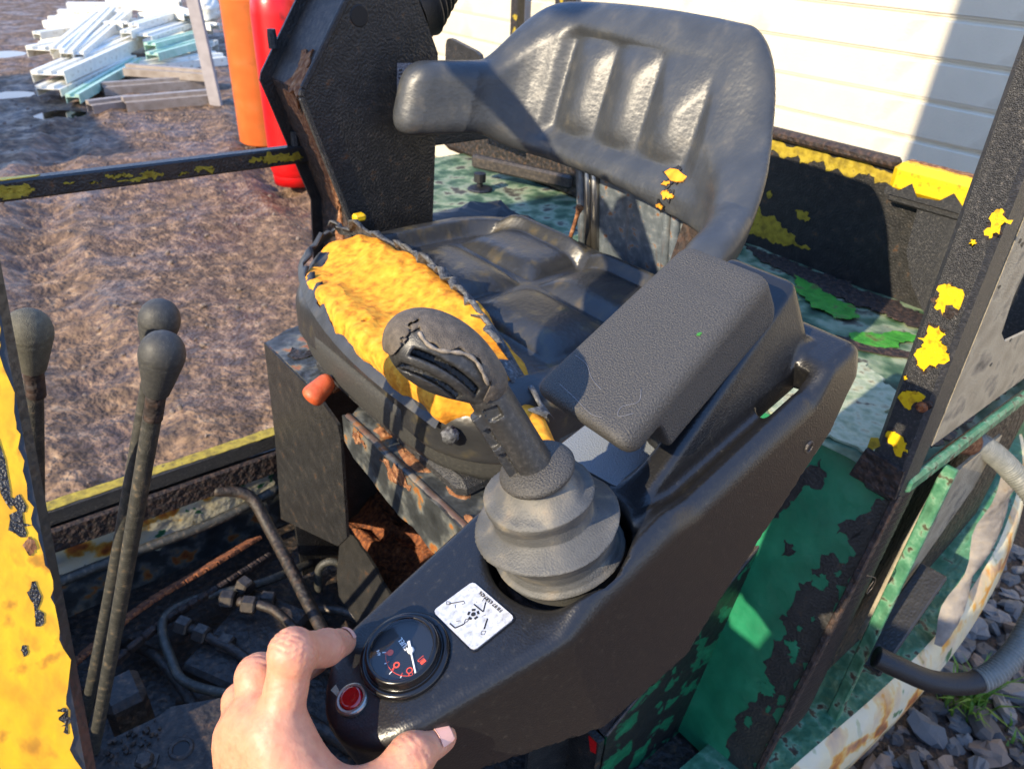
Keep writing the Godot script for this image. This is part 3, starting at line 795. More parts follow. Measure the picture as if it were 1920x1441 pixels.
	slab(s, Vector3(0, 0, -0.275), X, Y, PackedVector2Array([Vector2(.957, 1.045), Vector2(1.45, 1.045), Vector2(1.45, 1.11), Vector2(1.16, 1.155), Vector2(1.08, 1.163), Vector2(1.05, 1.185), Vector2(1.035, 1.24), Vector2(1.045, 1.33), Vector2(1.10, 1.62), Vector2(1.22, 2.2), Vector2(.957, 2.2)]), 0.004, Z)
	var sh := put("side_sheet", s, M["tan_sheet"], digger, false, "thin tan sheet fixed in the side opening behind the post")
	for q in [[.972, 1.36], [.985, 1.352], [.998, 1.36], [.972, 1.328], [.985, 1.32], [.999, 1.33], [.966, 1.272], [1.06, 1.135], [1.10, 1.16]]:
		flake(sh, M["ink"], Vector3(q[0], q[1], -0.271), X, Y, blob(0, 0, .004, .0025, int(q[0] * 1000), .4, 6), 0.0004, 0.5, 5, Z, "print_mark", 1)  # small dark marks standing for unreadable print on the sheet

# ---------------------------------------------------------------- the digger: bodywork and seat box
func build_digger_bodywork():
	var X := Vector3.RIGHT; var Y := Vector3.UP; var Z := Vector3(0, 0, 1)
	var s := st_new()
	# deck behind and beside the seat: pale weathered green plate, slightly dished, with a rolled near edge
	grid(s, 30, 50, func(u, v):
		var x := lerpf(0.905, 1.60, u); var z := lerpf(-0.285, -1.9, v)
		return Vector3(x, 1.0 + lump.get_noise_2d(x * 5.0, z * 5.0) * 0.006 - 0.012 * smoothstep(-0.33, -0.285, z), z))
	var deck := put("deck_plate", s, M["green_pale"], digger, false, "weathered pale green deck plate behind the seat")
	flake(deck, M["green_bright"], Vector3(0, 1.004, 0), X, Vector3(0, 0, -1), [Vector2(1.28, .60), Vector2(1.32, .70), Vector2(1.40, .765), Vector2(1.36, .62), Vector2(1.31, .58)], 0.0012, 0.3, 71, Y)
	flake(deck, M["green_bright"], Vector3(0, 1.004, 0), X, Vector3(0, 0, -1), [Vector2(1.25, .55), Vector2(1.34, .49), Vector2(1.33, .46), Vector2(1.24, .49)], 0.0012, 0.3, 72, Y)
	flake(deck, M["green_paler"], Vector3(0, 1.0015, 0), X, Vector3(0, 0, -1), [Vector2(.93, .33), Vector2(.925, .50), Vector2(.94, .62), Vector2(1.05, .66), Vector2(1.12, .58), Vector2(1.17, .47), Vector2(1.12, .38), Vector2(1.03, .36), Vector2(.98, .33)], 0.0035, 0.35, 76, Y, "pale_patch")  # paler green patch on the near part of the deck
	flake(deck, M["rust_dark"], Vector3(0, 1.0035, 0), X, Vector3(0, 0, -1), [Vector2(1.19, .53), Vector2(1.23, .46), Vector2(1.29, .40), Vector2(1.25, .50), Vector2(1.22, .56)], 0.0016, 0.5, 73, Y, "dirt_patch")
	flake(deck, M["rust_dark"], Vector3(0, 1.003, 0), X, Vector3(0, 0, -1), [Vector2(1.38, .45), Vector2(1.45, .52), Vector2(1.46, .95), Vector2(1.40, .85), Vector2(1.37, .62)], 0.0016, 0.4, 74, Y, "dirt_patch")
	flake(deck, M["oily"], Vector3(0, 1.002, 0), X, Vector3(0, 0, -1), [Vector2(1.02, .29), Vector2(1.10, .30), Vector2(1.20, .36), Vector2(1.45, .40), Vector2(1.45, .29), Vector2(1.2, .288)], 0.003, 0.3, 75, Y, "dirt_patch")
	# front face of the green engine housing: leans forward, deep green with big peeled patches
	var sl := Vector3(-0.282, -0.959, 0.0); var fn := Vector3(-0.959, 0.282, 0.0)
	s = st_new()
	slab(s, Vector3(0.918, 0.996, 0) - fn * 0.02, Z, sl, PackedVector2Array([Vector2(-1.1, 0), Vector2(-.279, 0), Vector2(-.279, .58), Vector2(-1.1, .58)]), 0.02, fn)
	var fp := put("housing_front", s, M["green_dark"], digger, false, "deep green sloping housing front with paint peeled to black")
	var fo := Vector3(0.918, 0.996, 0)
	var conv := func(lst):
		var o := []
		for q in lst: o.append(Vector2(q[0], (0.996 - q[1]) / 0.959))
		return o
	flake(fp, M["black_paint"], fo, Z, sl, conv.call([[-.2795, .985], [-.287, .966], [-.306, .93], [-.327, .902], [-.322, .89], [-.302, .894], [-.290, .916], [-.288, .88], [-.292, .857], [-.312, .862], [-.329, .851], [-.326, .807], [-.335, .764], [-.344, .727], [-.326, .703], [-.338, .651], [-.318, .62], [-.328, .565], [-.333, .483], [-.329, .445], [-.2795, .445]]), 0.0006, 0.32, 81, fn, "bare_patch", 3)
	flake(fp, M["black_paint"], fo, Z, sl, conv.call([[-.43, .93], [-.405, .945], [-.386, .973], [-.370, .957], [-.374, .93], [-.395, .905], [-.40, .885], [-.407, .862], [-.43, .85], [-.46, .88]]), 0.0006, 0.3, 82, fn, "bare_patch", 3)
	flake(fp, M["black_paint"], fo, Z, sl, conv.call([[-.385, .835], [-.372, .84], [-.366, .825], [-.378, .815]]), 0.0006, 0.4, 83, fn, "bare_patch", 3)
	for q in [[-.312, .815, .010, .012], [-.306, .70, .010, .014], [-.300, .685, .004, .005], [-.316, .617, .010, .012], [-.300, .59, .005, .006], [-.318, .55, .006, .012], [-.297, .84, .004, .006], [-.300, .76, .003, .004], [-.311, .735, .003, .004], [-.29, .62, .005, .009]]:
		flake(fp, M["green_dark"], fo + fn * 0.0006, Z, sl, blob(q[0], (0.996 - q[1]) / 0.959, q[2], q[3], int(q[1] * 1000), .35), 0.0005, 0.5, int(q[1] * 500), fn, "paint_island", 3)
	# near side: edge strip, inner bar, dark recess, skirt, base rail
	s = st_new()
	bar(s, Vector3(0.905, 0.985, -0.272), Vector3(0.760, 0.47, -0.272), 0.010, 0.012, Z, 0.002)
	put("edge_strip", s, M["rust_dark"], digger)
	s = st_new()
	bar(s, Vector3(0.922, 0.992, -0.272), Vector3(1.62, 0.985, -0.274), 0.012, 0.022, Z, 0.004)
	put("side_lip", s, M["green_frame"], digger, false, "pale green lip along the near side of the deck")
	s = st_new()
	bar(s, Vector3(1.045, 0.975, -0.262), Vector3(0.962, 0.44, -0.258), 0.020, 0.010, Z, 0.002)
	put("side_bar", s, M["green_frame"], digger, false, "narrow pale green upright bar with rust chips")
	# ribbed black duct in the recess between edge strip and bar
	s = st_new(true)
	grid(s, 120, 10, func(u, v):
		var y := lerpf(0.96, 0.50, u)
		var xa := 0.918 - (1.0 - y) * 0.294 + 0.012; var xb := 1.045 - (0.962 - y) * 0.155 - 0.008
		var w: float = v * 2.0 - 1.0
		return Vector3(lerpf(xa, xb, v), y + 0.012 * (1.0 - w * w), -0.30 + 0.022 * (1.0 - w * w) + 0.0012 * sin(u * 480.0)))
	put("air_duct", s, M["hose_rubber"], digger, false, "finely ribbed black duct in the side recess")
	s = st_new()
	slab(s, Vector3(0, 0, -0.345), X, Y, PackedVector2Array([Vector2(.935, .985), Vector2(.79, .44), Vector2(1.55, .44), Vector2(1.62, .96)]), 0.03, Z)
	put("recess_back", s, M["oily"], digger)
	# grey plate and torn silver insulation beyond the bar
	s = st_new()
	slab(s, Vector3(0, 0, -0.287), X, Y, PackedVector2Array([Vector2(1.03, .60), Vector2(1.06, .80), Vector2(1.10, .90), Vector2(1.33, .90), Vector2(1.30, .80), Vector2(1.17, .68), Vector2(1.08, .60)]), 0.006, Z)
	put("cover_plate", s, M["tan_sheet"], digger, false, "dusty grey cover plate inside the side opening")
	s = st_new(true)
	grid(s, 14, 8, func(u, v):
		var c := Vector3(1.40, 0.80, -0.262).lerp(Vector3(1.245, 0.50, -0.225), u)
		var w := lerpf(0.045, 0.012, u) * (1.0 + 0.3 * sin(u * 9.0))
		var t: float = v * 2.0 - 1.0
		return c + Vector3(t * w, -t * w * 0.25, 0.02 * (1.0 - t * t) + 0.006 * sin(u * 14.0 + v * 5.0)))
	put("torn_insulation", s, M["insulation"], digger, false, "torn pale insulation flap hanging in the side opening")
	s = st_new()
	bar(s, Vector3(0.985, 0.60, -0.245), Vector3(1.17, 0.70, -0.255), 0.045, 0.012, Z, 0.003)
	put("hose_bracket", s, M["black_paint"], digger, false, "black flat bracket that holds the hose end")
	# base rail round the near rear corner
	s = st_new(true)
	var base_pts := [Vector3(0.50, 0.43, -0.262), Vector3(0.80, 0.435, -0.258), Vector3(1.05, 0.445, -0.242), Vector3(1.25, 0.46, -0.236), Vector3(1.42, 0.49, -0.244), Vector3(1.58, 0.545, -0.268), Vector3(1.75, 0.62, -0.33), Vector3(1.86, 0.66, -0.46), Vector3(1.92, 0.67, -0.8)]
	var bp := smooth_path(base_pts, 6)
	var outl := [Vector2(-.10, .030), Vector2(-.03, .036), Vector2(.008, .034), Vector2(.022, .022), Vector2(.030, .0), Vector2(.038, -.05), Vector2(.030, -.115), Vector2(-.10, -.12)]
	var rings := []
	for i in bp.size():
		var d: Vector3 = (bp[mini(i + 1, bp.size() - 1)] - bp[maxi(i - 1, 0)]).normalized()
		var o: Vector3 = d.cross(Vector3.UP).normalized()
		if o.z < 0.0 and i < bp.size() / 2: o = -o
		if i >= bp.size() / 2 and o.x < 0.0: o = -o
		var ring := []
		for q in outl: ring.append(bp[i] + o * q.x + Vector3.UP * q.y)
		rings.append(ring)
	var s_top := st_new(true)
	for i in rings.size() - 1:
		for k in outl.size():
			var k2 := (k + 1) % outl.size()
			var mid := Vector3.ZERO
			for q in outl.size(): mid += rings[i][q]
			mid /= outl.size()
			var sx: SurfaceTool = s_top if k < 2 else s
			tri_out(sx, rings[i][k], rings[i + 1][k], rings[i + 1][k2], mid); tri_out(sx, rings[i][k], rings[i + 1][k2], rings[i][k2], mid)
	var brl := put("base_rail", s, M["frame_base"], digger, false, "base rail with cream, yellow and rusty worn paint")
	put("rail_top", s_top, M["green_frame"], brl)
	# floor pan of the body, and sills that close it
	s = st_new()
	bx(s, at(Vector3(0.62, 0.40, -0.80)), Vector3(1.75, 0.06, 1.08), 0.01)
	put("floor_pan", s, M["oily"], digger)
	s = st_new()
	bx(s, at(Vector3(1.75, 0.75, -1.0)), Vector3(0.35, 0.48, 1.3), 0.05)
	put("counterweight", s, M["green_dark"], digger)
	s = st_new()
	for q in [-0.05, -1.55]:
		bx(s, at(Vector3(0.75, 0.19, q - 0.1)), Vector3(1.6, 0.36, 0.22), 0.12)
	# side guard under the console: green and black plate whose torn rusty rim slopes up to the rear
	s = st_new()
	slab(s, Vector3(0, 0, -0.427), X, Y, ragged([Vector2(.555, .30), Vector2(.56, .598), Vector2(.66, .664), Vector2(.76, .730), Vector2(.88, .812), Vector2(.92, .80), Vector2(.76, .30)], 0.012, 3, 5), 0.012, Z)
	var bin := put("side_bin", s, M["green_black"], digger, false, "green and black side bin under the console with a torn rusty rim")
	s = st_new()
	slab(s, Vector3(0.556, 0, 0), Z, Y, ragged([Vector2(-.80, .30), Vector2(-.80, .56), Vector2(-.60, .585), Vector2(-.48, .596), Vector2(-.416, .598), Vector2(-.416, .30)], 0.02, 3, 6), 0.012, Vector3(-1, 0, 0))
	put("bin_front", s, M["black_paint"], bin)
	var ru := Vector3(.31, .207, 0).normalized(); var rn := Vector3(-.207, .31, 0).normalized()
	s = st_new()
	slab(s, Vector3(.56, .598, -.427), ru, Vector3(0, 0, -1), ragged([Vector2(.0, -.010), Vector2(.0, .055), Vector2(.05, .052), Vector2(.07, .026), Vector2(.13, .020), Vector2(.22, .018), Vector2(.30, .024), Vector2(.385, .03), Vector2(.385, -.010), Vector2(.30, -.006), Vector2(.2, -.008), Vector2(.1, -.006)], 0.10, 3, 7), 0.004, rn)
	put("bin_rim", s, M["rust_dark"], bin)
	s = st_new()
	bar(s, Vector3(.56, .600, -.417), Vector3(.885, .818, -.418), 0.007, 0.005, Y, 0.0015)
	put("bin_edge", s, M["steel"], bin)
	s = st_new()
	slab(s, Vector3(.575, .560, -.445), ru, Vector3(0, 0, -1), PackedVector2Array([Vector2(0, 0), Vector2(.38, 0), Vector2(.38, .12), Vector2(0, .12)]), 0.004, rn)
	put("bin_shelf", s, M["oily"], bin)
	s = st_new()
	slab(s, Vector3(.62, .642, -.452), ru, Vector3(0, 0, -1), ragged([Vector2(.0, 0), Vector2(.12, 0.004), Vector2(.20, 0.0), Vector2(.20, .03), Vector2(.0, .03)], .1, 2, 9), 0.003, rn)
	put("sunlit_strip", s, M["tan_sheet"], bin)  # light tan slab paints in the sunlit streak inside the bin
	flake(bin, M["red_paint"], Vector3(0.5438, 0, 0), Z, Y, [Vector2(-.436, .594), Vector2(-.420, .596), Vector2(-.418, .572), Vector2(-.428, .566)], 0.001, 0.5, 15, Vector3(-1, 0, 0), "paint_chip", 2)
	# seat box: top lid with folded front lip, rusted through, and the front left plate
	var by := 1.0
	s = st_new()
	slab(s, Vector3(0, by - 0.006, 0), X, Vector3(0, 0, -1), ragged([Vector2(.40, .50), Vector2(.40, .835), Vector2(.435, .86), Vector2(.50, .90), Vector2(.9, .93), Vector2(.92, .50)], 0.012, 2, 3), 0.006, Y)
	var lid := put("seat_box_lid", s, M["lid_paint"], digger, false, "black seat box lid with big blisters of orange rust")
	s = st_new()
	slab(s, Vector3(0.396, 0, 0), Z, Y, ragged([Vector2(-.50, by), Vector2(-.50, .915), Vector2(-.56, .918), Vector2(-.62, .912), Vector2(-.66, .922), Vector2(-.70, .916), Vector2(-.76, .928), Vector2(-.82, .938), Vector2(-.845, .955), Vector2(-.845, by)], 0.05, 3, 8), 0.004, Vector3(-1, 0, 0))
	put("folded_lip", s, M["lid_paint"], lid)
	s = st_new(true)
	tube(s, PackedVector3Array([Vector3(0.4, by - 0.006, -0.50), Vector3(0.4, by - 0.006, -0.7), Vector3(0.4, by - 0.006, -0.842)]), func(_t): return 0.008, 10)
	put("lip_fold", s, M["lid_paint"], lid)
	for q in [[.425, .70, .025, .055, 1], [.43, .61, .014, .03, 2], [.42, .775, .015, .02, 3], [.47, .75, .02, .035, 4], [.41, .55, .008, .025, 5]]:
		var rb := st_new(true)
		var seed_f: float = q[4] * 10.0
		grid(rb, 10, 10, func(u, v):
			var a: float = v * TAU if v < 0.999 else 0.0
			var rr: float = u * (1.0 + 0.3 * lump.get_noise_2d(cos(a) * 1.5 + seed_f, sin(a) * 1.5))
			var x: float = q[0] + cos(a) * rr * q[2]; var z: float = -q[1] + sin(a) * rr * q[3]
			return Vector3(x, by + 0.001 + 0.008 * (1.0 - u * u) * (0.7 + 0.6 * lump.get_noise_2d(x * 90.0, z * 90.0)) - 0.004 * u, z))
		put("rust_blister", rb, M["rust_flake"], lid)
	for q in [[-.70, .988, .035, .010], [-.56, .935, .012, .010], [-.80, .985, .02, .006]]:
		flake(lid, M["rust_flake"], Vector3(0.392, 0, 0), Z, Y, blob(q[0], q[1], q[2], q[3], int(q[1] * 900), .4), 0.0008, 0.5, int(q[2] * 5000), Vector3(-1, 0, 0), "rust_spot", 3)
	s = st_new()
	slab(s, Vector3(0.394, 0, 0), Z, Y, PackedVector2Array([Vector2(-1.112, by), Vector2(-1.13, .80), Vector2(-1.17, .57), Vector2(-0.905, .70), Vector2(-.865, .75), Vector2(-.852, .955), Vector2(-.857, .978), Vector2(-.92, by - .004)]), 0.005, Vector3(-1, 0, 0))
	var fpz := put("front_plate", s, M["black_paint"], digger, false, "dark bare front plate at the far corner of the seat box")
	s = st_new()
	slab(s, Vector3(0, by - 0.005, 0), X, Vector3(0, 0, -1), ragged([Vector2(.392, .925), Vector2(.392, 1.112), Vector2(.44, 1.135), Vector2(.70, 1.16), Vector2(.70, .95), Vector2(.46, .932)], 0.03, 2, 12), 0.005, Y)
	var pt := put("corner_lid", s, M["lid_paint"], fpz)
	s = st_new()
	bar(s, Vector3(0.395, by - 0.006, -0.926), Vector3(0.50, by - 0.006, -0.935), 0.018, 0.008, Y, 0.002)
	put("lid_edge", s, M["rust"], fpz)
	flake(fpz, M["oily"], Vector3(0, by + 0.0003, 0), X, Vector3(0, 0, -1), [Vector2(.402, 1.05), Vector2(.42, 1.07), Vector2(.425, 1.045), Vector2(.445, 1.045), Vector2(.445, 1.03), Vector2(.425, 1.025), Vector2(.405, 1.03)], 0.0012, 0.1, 16, Y, "cut_out", 1)
	flake(fpz, M["rust_flake"], Vector3(0, by + 0.0003, 0), X, Vector3(0, 0, -1), blob(.44, .975, .012, .02, 17, .4), 0.001, 0.5, 17, Y, "rust_spot", 2)
	# inside of the seat box and its side
	s = st_new()
	bx(s, at(Vector3(0.9, 0.72, -0.80)), Vector3(0.5, 0.52, 0.5), 0.01)
	put("inner_tank", s, M["oily"], digger)
	s = st_new()
	slab(s, Vector3(0, 0, -1.13), X, Y, PackedVector2Array([Vector2(.40, .44), Vector2(.40, .99), Vector2(1.45, .99), Vector2(1.45, .44)]), 0.006, Z)
	put("box_side", s, M["black_paint"], digger)
	s = st_new()
	slab(s, Vector3(0, 0, -0.48), X, Y, PackedVector2Array([Vector2(.46, .44), Vector2(.46, .97), Vector2(1.0, .99), Vector2(1.0, .44)]), 0.006, Z)
	put("box_side", s, M["black_paint"], digger)
	s = st_new()
	bx(s, at(Vector3(1.40, 1.10, -1.62)), Vector3(0.10, 0.22, 0.78), 0.02)
	put("dark_box", s, M["oily"], digger)  # dark box added where the panel behind the seat lies in shade
	# debris on the far part of the deck
	s = st_new()
	bar(s, Vector3(1.22, 1.055, -1.66), Vector3(1.33, 1.05, -1.38), 0.035, 0.02, Y, 0.006)
	put("tie_rod", s, M["steel"], digger, false, "grey steel bar lying on the far part of the deck")
	s = st_new()
	lathe(s, at(Vector3(1.185, 1.004, -1.58)), [Vector2(0, 0.045), Vector2(0.016, 0.042), Vector2(0.016, 0.02), Vector2(0.008, 0.018), Vector2(0.008, 0.008), Vector2(0.03, 0.004), Vector2(0.034, 0.0)], 14)
	put("filler_cap", s, M["hose_rubber"], digger)
	s = st_new(true)
	grid(s, 16, 10, func(u, v):
		var x := lerpf(0.95, 1.10, u); var z := lerpf(-1.5, -0.95, v)
		var e := minf(minf(u, 1.0 - u), minf(v, 1.0 - v)) * 4.0
		return Vector3(x, 1.0 + minf(e, 1.0) * (0.05 + 0.03 * lump.get_noise_2d(x * 22.0, z * 22.0)), z))
	put("rag_heap", s, M["hose_rubber"], digger, false, "dark crumpled heap between the seat and the deck")

# ---------------------------------------------------------------- the floor well with pipes
func build_floor_well():
	var X := Vector3.RIGHT; var Y := Vector3.UP; var Z := Vector3(0, 0, 1)
	var s := st_new()
	slab(s, Vector3(0, 0, -1.31), X, Y, ragged([Vector2(-.4, .43), Vector2(-.4, .66), Vector2(.2, .655), Vector2(.5, .635), Vector2(.5, .43)], 0.01, 2, 3), 0.006, Z)
	var wl := put("well_wall", s, M["lid_paint"], digger, false, "stained pale and rusty inner wall of the floor well")
	flake(wl, M["frame_base"], Vector3(0, 0, -1.3038), X, Y, [Vector2(-.1, .63), Vector2(.1, .62), Vector2(.25, .60), Vector2(.43, .60), Vector2(.43, .53), Vector2(.30, .53), Vector2(.18, .50), Vector2(.05, .54), Vector2(-.1, .52)], 0.001, 0.25, 18, Z, "paint_patch")
	s = st_new()
	bar(s, Vector3(-0.3, 0.655, -1.268), Vector3(0.46, 0.633, -1.268), 0.05, 0.012, Y, 0.003)
	put("sill_ledge", s, M["rust_dark"], digger, false, "rusty ledge along the inside of the sill")
	s = st_new()
	var pl := []
	var pth := smooth_path([Vector3(-0.05, 0.50, -1.10), Vector3(0.10, 0.53, -1.14), Vector3(0.22, 0.535, -1.16), Vector3(0.34, 0.52, -1.20)], 6)
	for i in pth.size() - 1: bar(s, pth[i], pth[i + 1], 0.055, 0.008, Vector3(0, 0.6, 0.8), 0.002)
	put("rusty_strap", s, M["rust"], digger, false, "curved rust brown flat strap across the well")
	s = st_new()
	for i in pth.size() - 1: bar(s, pth[i] + Vector3(0.012, -0.02, 0.042), pth[i + 1] + Vector3(0.012, -0.02, 0.042), 0.018, 0.012, Y, 0.003)
	put("strap_edge", s, M["rust_dark"], digger)
	var P := [
		[[Vector3(-0.1, .585, -1.23), Vector3(.10, .575, -1.24), Vector3(.28, .57, -1.24), Vector3(.42, .58, -1.25)], .010, "lever_rod"],
		[[Vector3(.30, .62, -1.27), Vector3(.355, .60, -1.24), Vector3(.365, .55, -1.17), Vector3(.36, .52, -1.06), Vector3(.35, .50, -.93), Vector3(.34, .49, -.80)], .012, "oily"],
		[[Vector3(.42, .47, -1.12), Vector3(.30, .50, -1.10), Vector3(.18, .515, -1.12), Vector3(.125, .515, -1.10), Vector3(.112, .50, -1.02), Vector3(.118, .49, -.97), Vector3(.17, .49, -.90), Vector3(.26, .48, -.82)], .0085, "lever_rod"],
		[[Vector3(.152, .515, -1.07), Vector3(.175, .51, -1.03), Vector3(.215, .50, -.95), Vector3(.24, .49, -.84)], .009, "oily"],
		[[Vector3(.25, .52, -1.06), Vector3(.29, .52, -1.01), Vector3(.31, .50, -.96), Vector3(.33, .48, -.86)], .009, "oily"],
		[[Vector3(.40, .46, -1.05), Vector3(.41, .52, -1.05), Vector3(.44, .53, -1.03), Vector3(.46, .47, -1.0)], .008, "lever_rod"],
		[[Vector3(.2, .46, -1.05), Vector3(.3, .46, -.95), Vector3(.36, .45, -.80)], .011, "oily"],
		[[Vector3(.1, .45, -.98), Vector3(.22, .45, -.88), Vector3(.3, .45, -.7)], .012, "oily"],
		[[Vector3(.36, .46, -1.02), Vector3(.42, .47, -.95), Vector3(.44, .46, -.82)], .010, "steel"],
		[[Vector3(.05, .46, -1.16), Vector3(.10, .47, -1.06), Vector3(.12, .45, -.9)], .010, "oily"]]
	for q in P: put("hydraulic_pipe", pipe(q[0], q[1]), M[q[2]], digger)
	for q in [[.152, .516, -1.068, .6], [.172, .511, -1.036, .6], [.235, .522, -1.075, .9], [.262, .521, -1.04, .9], [.275, .52, -1.09, .3], [.20, .50, -1.0, .6], [.30, .50, -1.05, .9]]:
		s = st_new()
		var dv := Vector3(sin(q[3]), -0.1, cos(q[3]))
		lathe(s, at(Vector3(q[0], q[1], q[2]), Y.cross(dv), dv), [Vector2(0, -.013), Vector2(.014, -.013), Vector2(.017, -.010), Vector2(.017, .010), Vector2(.014, .013), Vector2(0, .013)], 6)
		put("hex_nut", s, M["steel"], digger)
	# valve block and pedal plate
	s = st_new()
	bx(s, Transform3D(Basis(Vector3.UP, 0.5), Vector3(0.24, 0.46, -1.0)), Vector3(0.20, 0.06, 0.14), 0.008)
	put("valve_block", s, M["oily"], digger)
	s = st_new()
	bx(s, at(Vector3(0.025, 0.535, -0.935)), Vector3(0.06, 0.11, 0.07), 0.01)
	put("pedal_stop", s, M["oily"], digger)
	s = st_new()
	slab(s, Vector3(0, 0.594, 0), X, Vector3(0, 0, -1), PackedVector2Array([Vector2(-.10, .60), Vector2(-.10, .86), Vector2(-.03, .845), Vector2(.055, .84), Vector2(.075, .845), Vector2(.14, .815), Vector2(.145, .60)]), 0.008, Y)
	var fp := put("foot_plate", s, M["oily"], digger, false, "oily black foot plate with a hole and a bolt")
	s = st_new()
	lathe(s, at(Vector3(0.064, 0.6025, -0.769)), [Vector2(0.011, 0.0), Vector2(0.012, 0.0018), Vector2(0.016, 0.0018), Vector2(0.018, 0.0)], 18)
	put("hole_rim", s, M["oily"], fp)
	s = st_new()
	lathe(s, at(Vector3(0.064, 0.6022, -0.769)), [Vector2(0.0, 0.0006), Vector2(0.0115, 0.0006)], 18)
	put("hole", s, M["ink"], fp)
	s = st_new()
	lathe(s, at(Vector3(0.018, 0.602, -0.778)), [Vector2(0, .012), Vector2(.010, .012), Vector2(.013, .009), Vector2(.013, 0.003), Vector2(.019, .0025), Vector2(.019, 0)], 6)
	put("bolt", s, M["steel"], fp)
	var r := RandomNumberGenerator.new(); r.seed = 8
	s = st_new()
	for k in 40:
		bx(s, Transform3D(Basis(Vector3(r.randf(), r.randf(), r.randf()).normalized(), r.randf() * 3.0), Vector3(r.randf_range(-.06, .05), .604, r.randf_range(-.84, -.80))), Vector3.ONE * r.randf_range(.002, .006), 0.0005)
	var grit := put("grit", s, M["oily"], fp)
	grit.set_meta("kind", "stuff")
	# torn side plates under the seat
	s = st_new()
	slab(s, Vector3(0.43, 0.52, -1.01), Vector3(0.06, 0, 0.94).normalized(), Vector3(0.25, 0.9, 0).normalized(), ragged([Vector2(-.02, .12), Vector2(.0, .0), Vector2(.03, -.06), Vector2(.16, -.05), Vector2(.30, .02), Vector2(.22, .04), Vector2(.10, .09)], 0.06, 3, 22), 0.005, Vector3(-0.97, 0.2, 0.06))
	put("torn_plate", s, M["black_paint"], digger, false, "torn black plate standing under the seat box")
	s = st_new(true)
	grid(s, 18, 14, func(u, v):
		var x := lerpf(0.47, 0.66, u); var z := lerpf(-1.12, -0.70, v)
		return Vector3(x, 0.52 + 0.08 * u + 0.03 * lump.get_noise_2d(x * 20.0, z * 20.0), z))
	put("rust_scale", s, M["rust"], digger, false, "heap of flaky brown rust under the seat box")

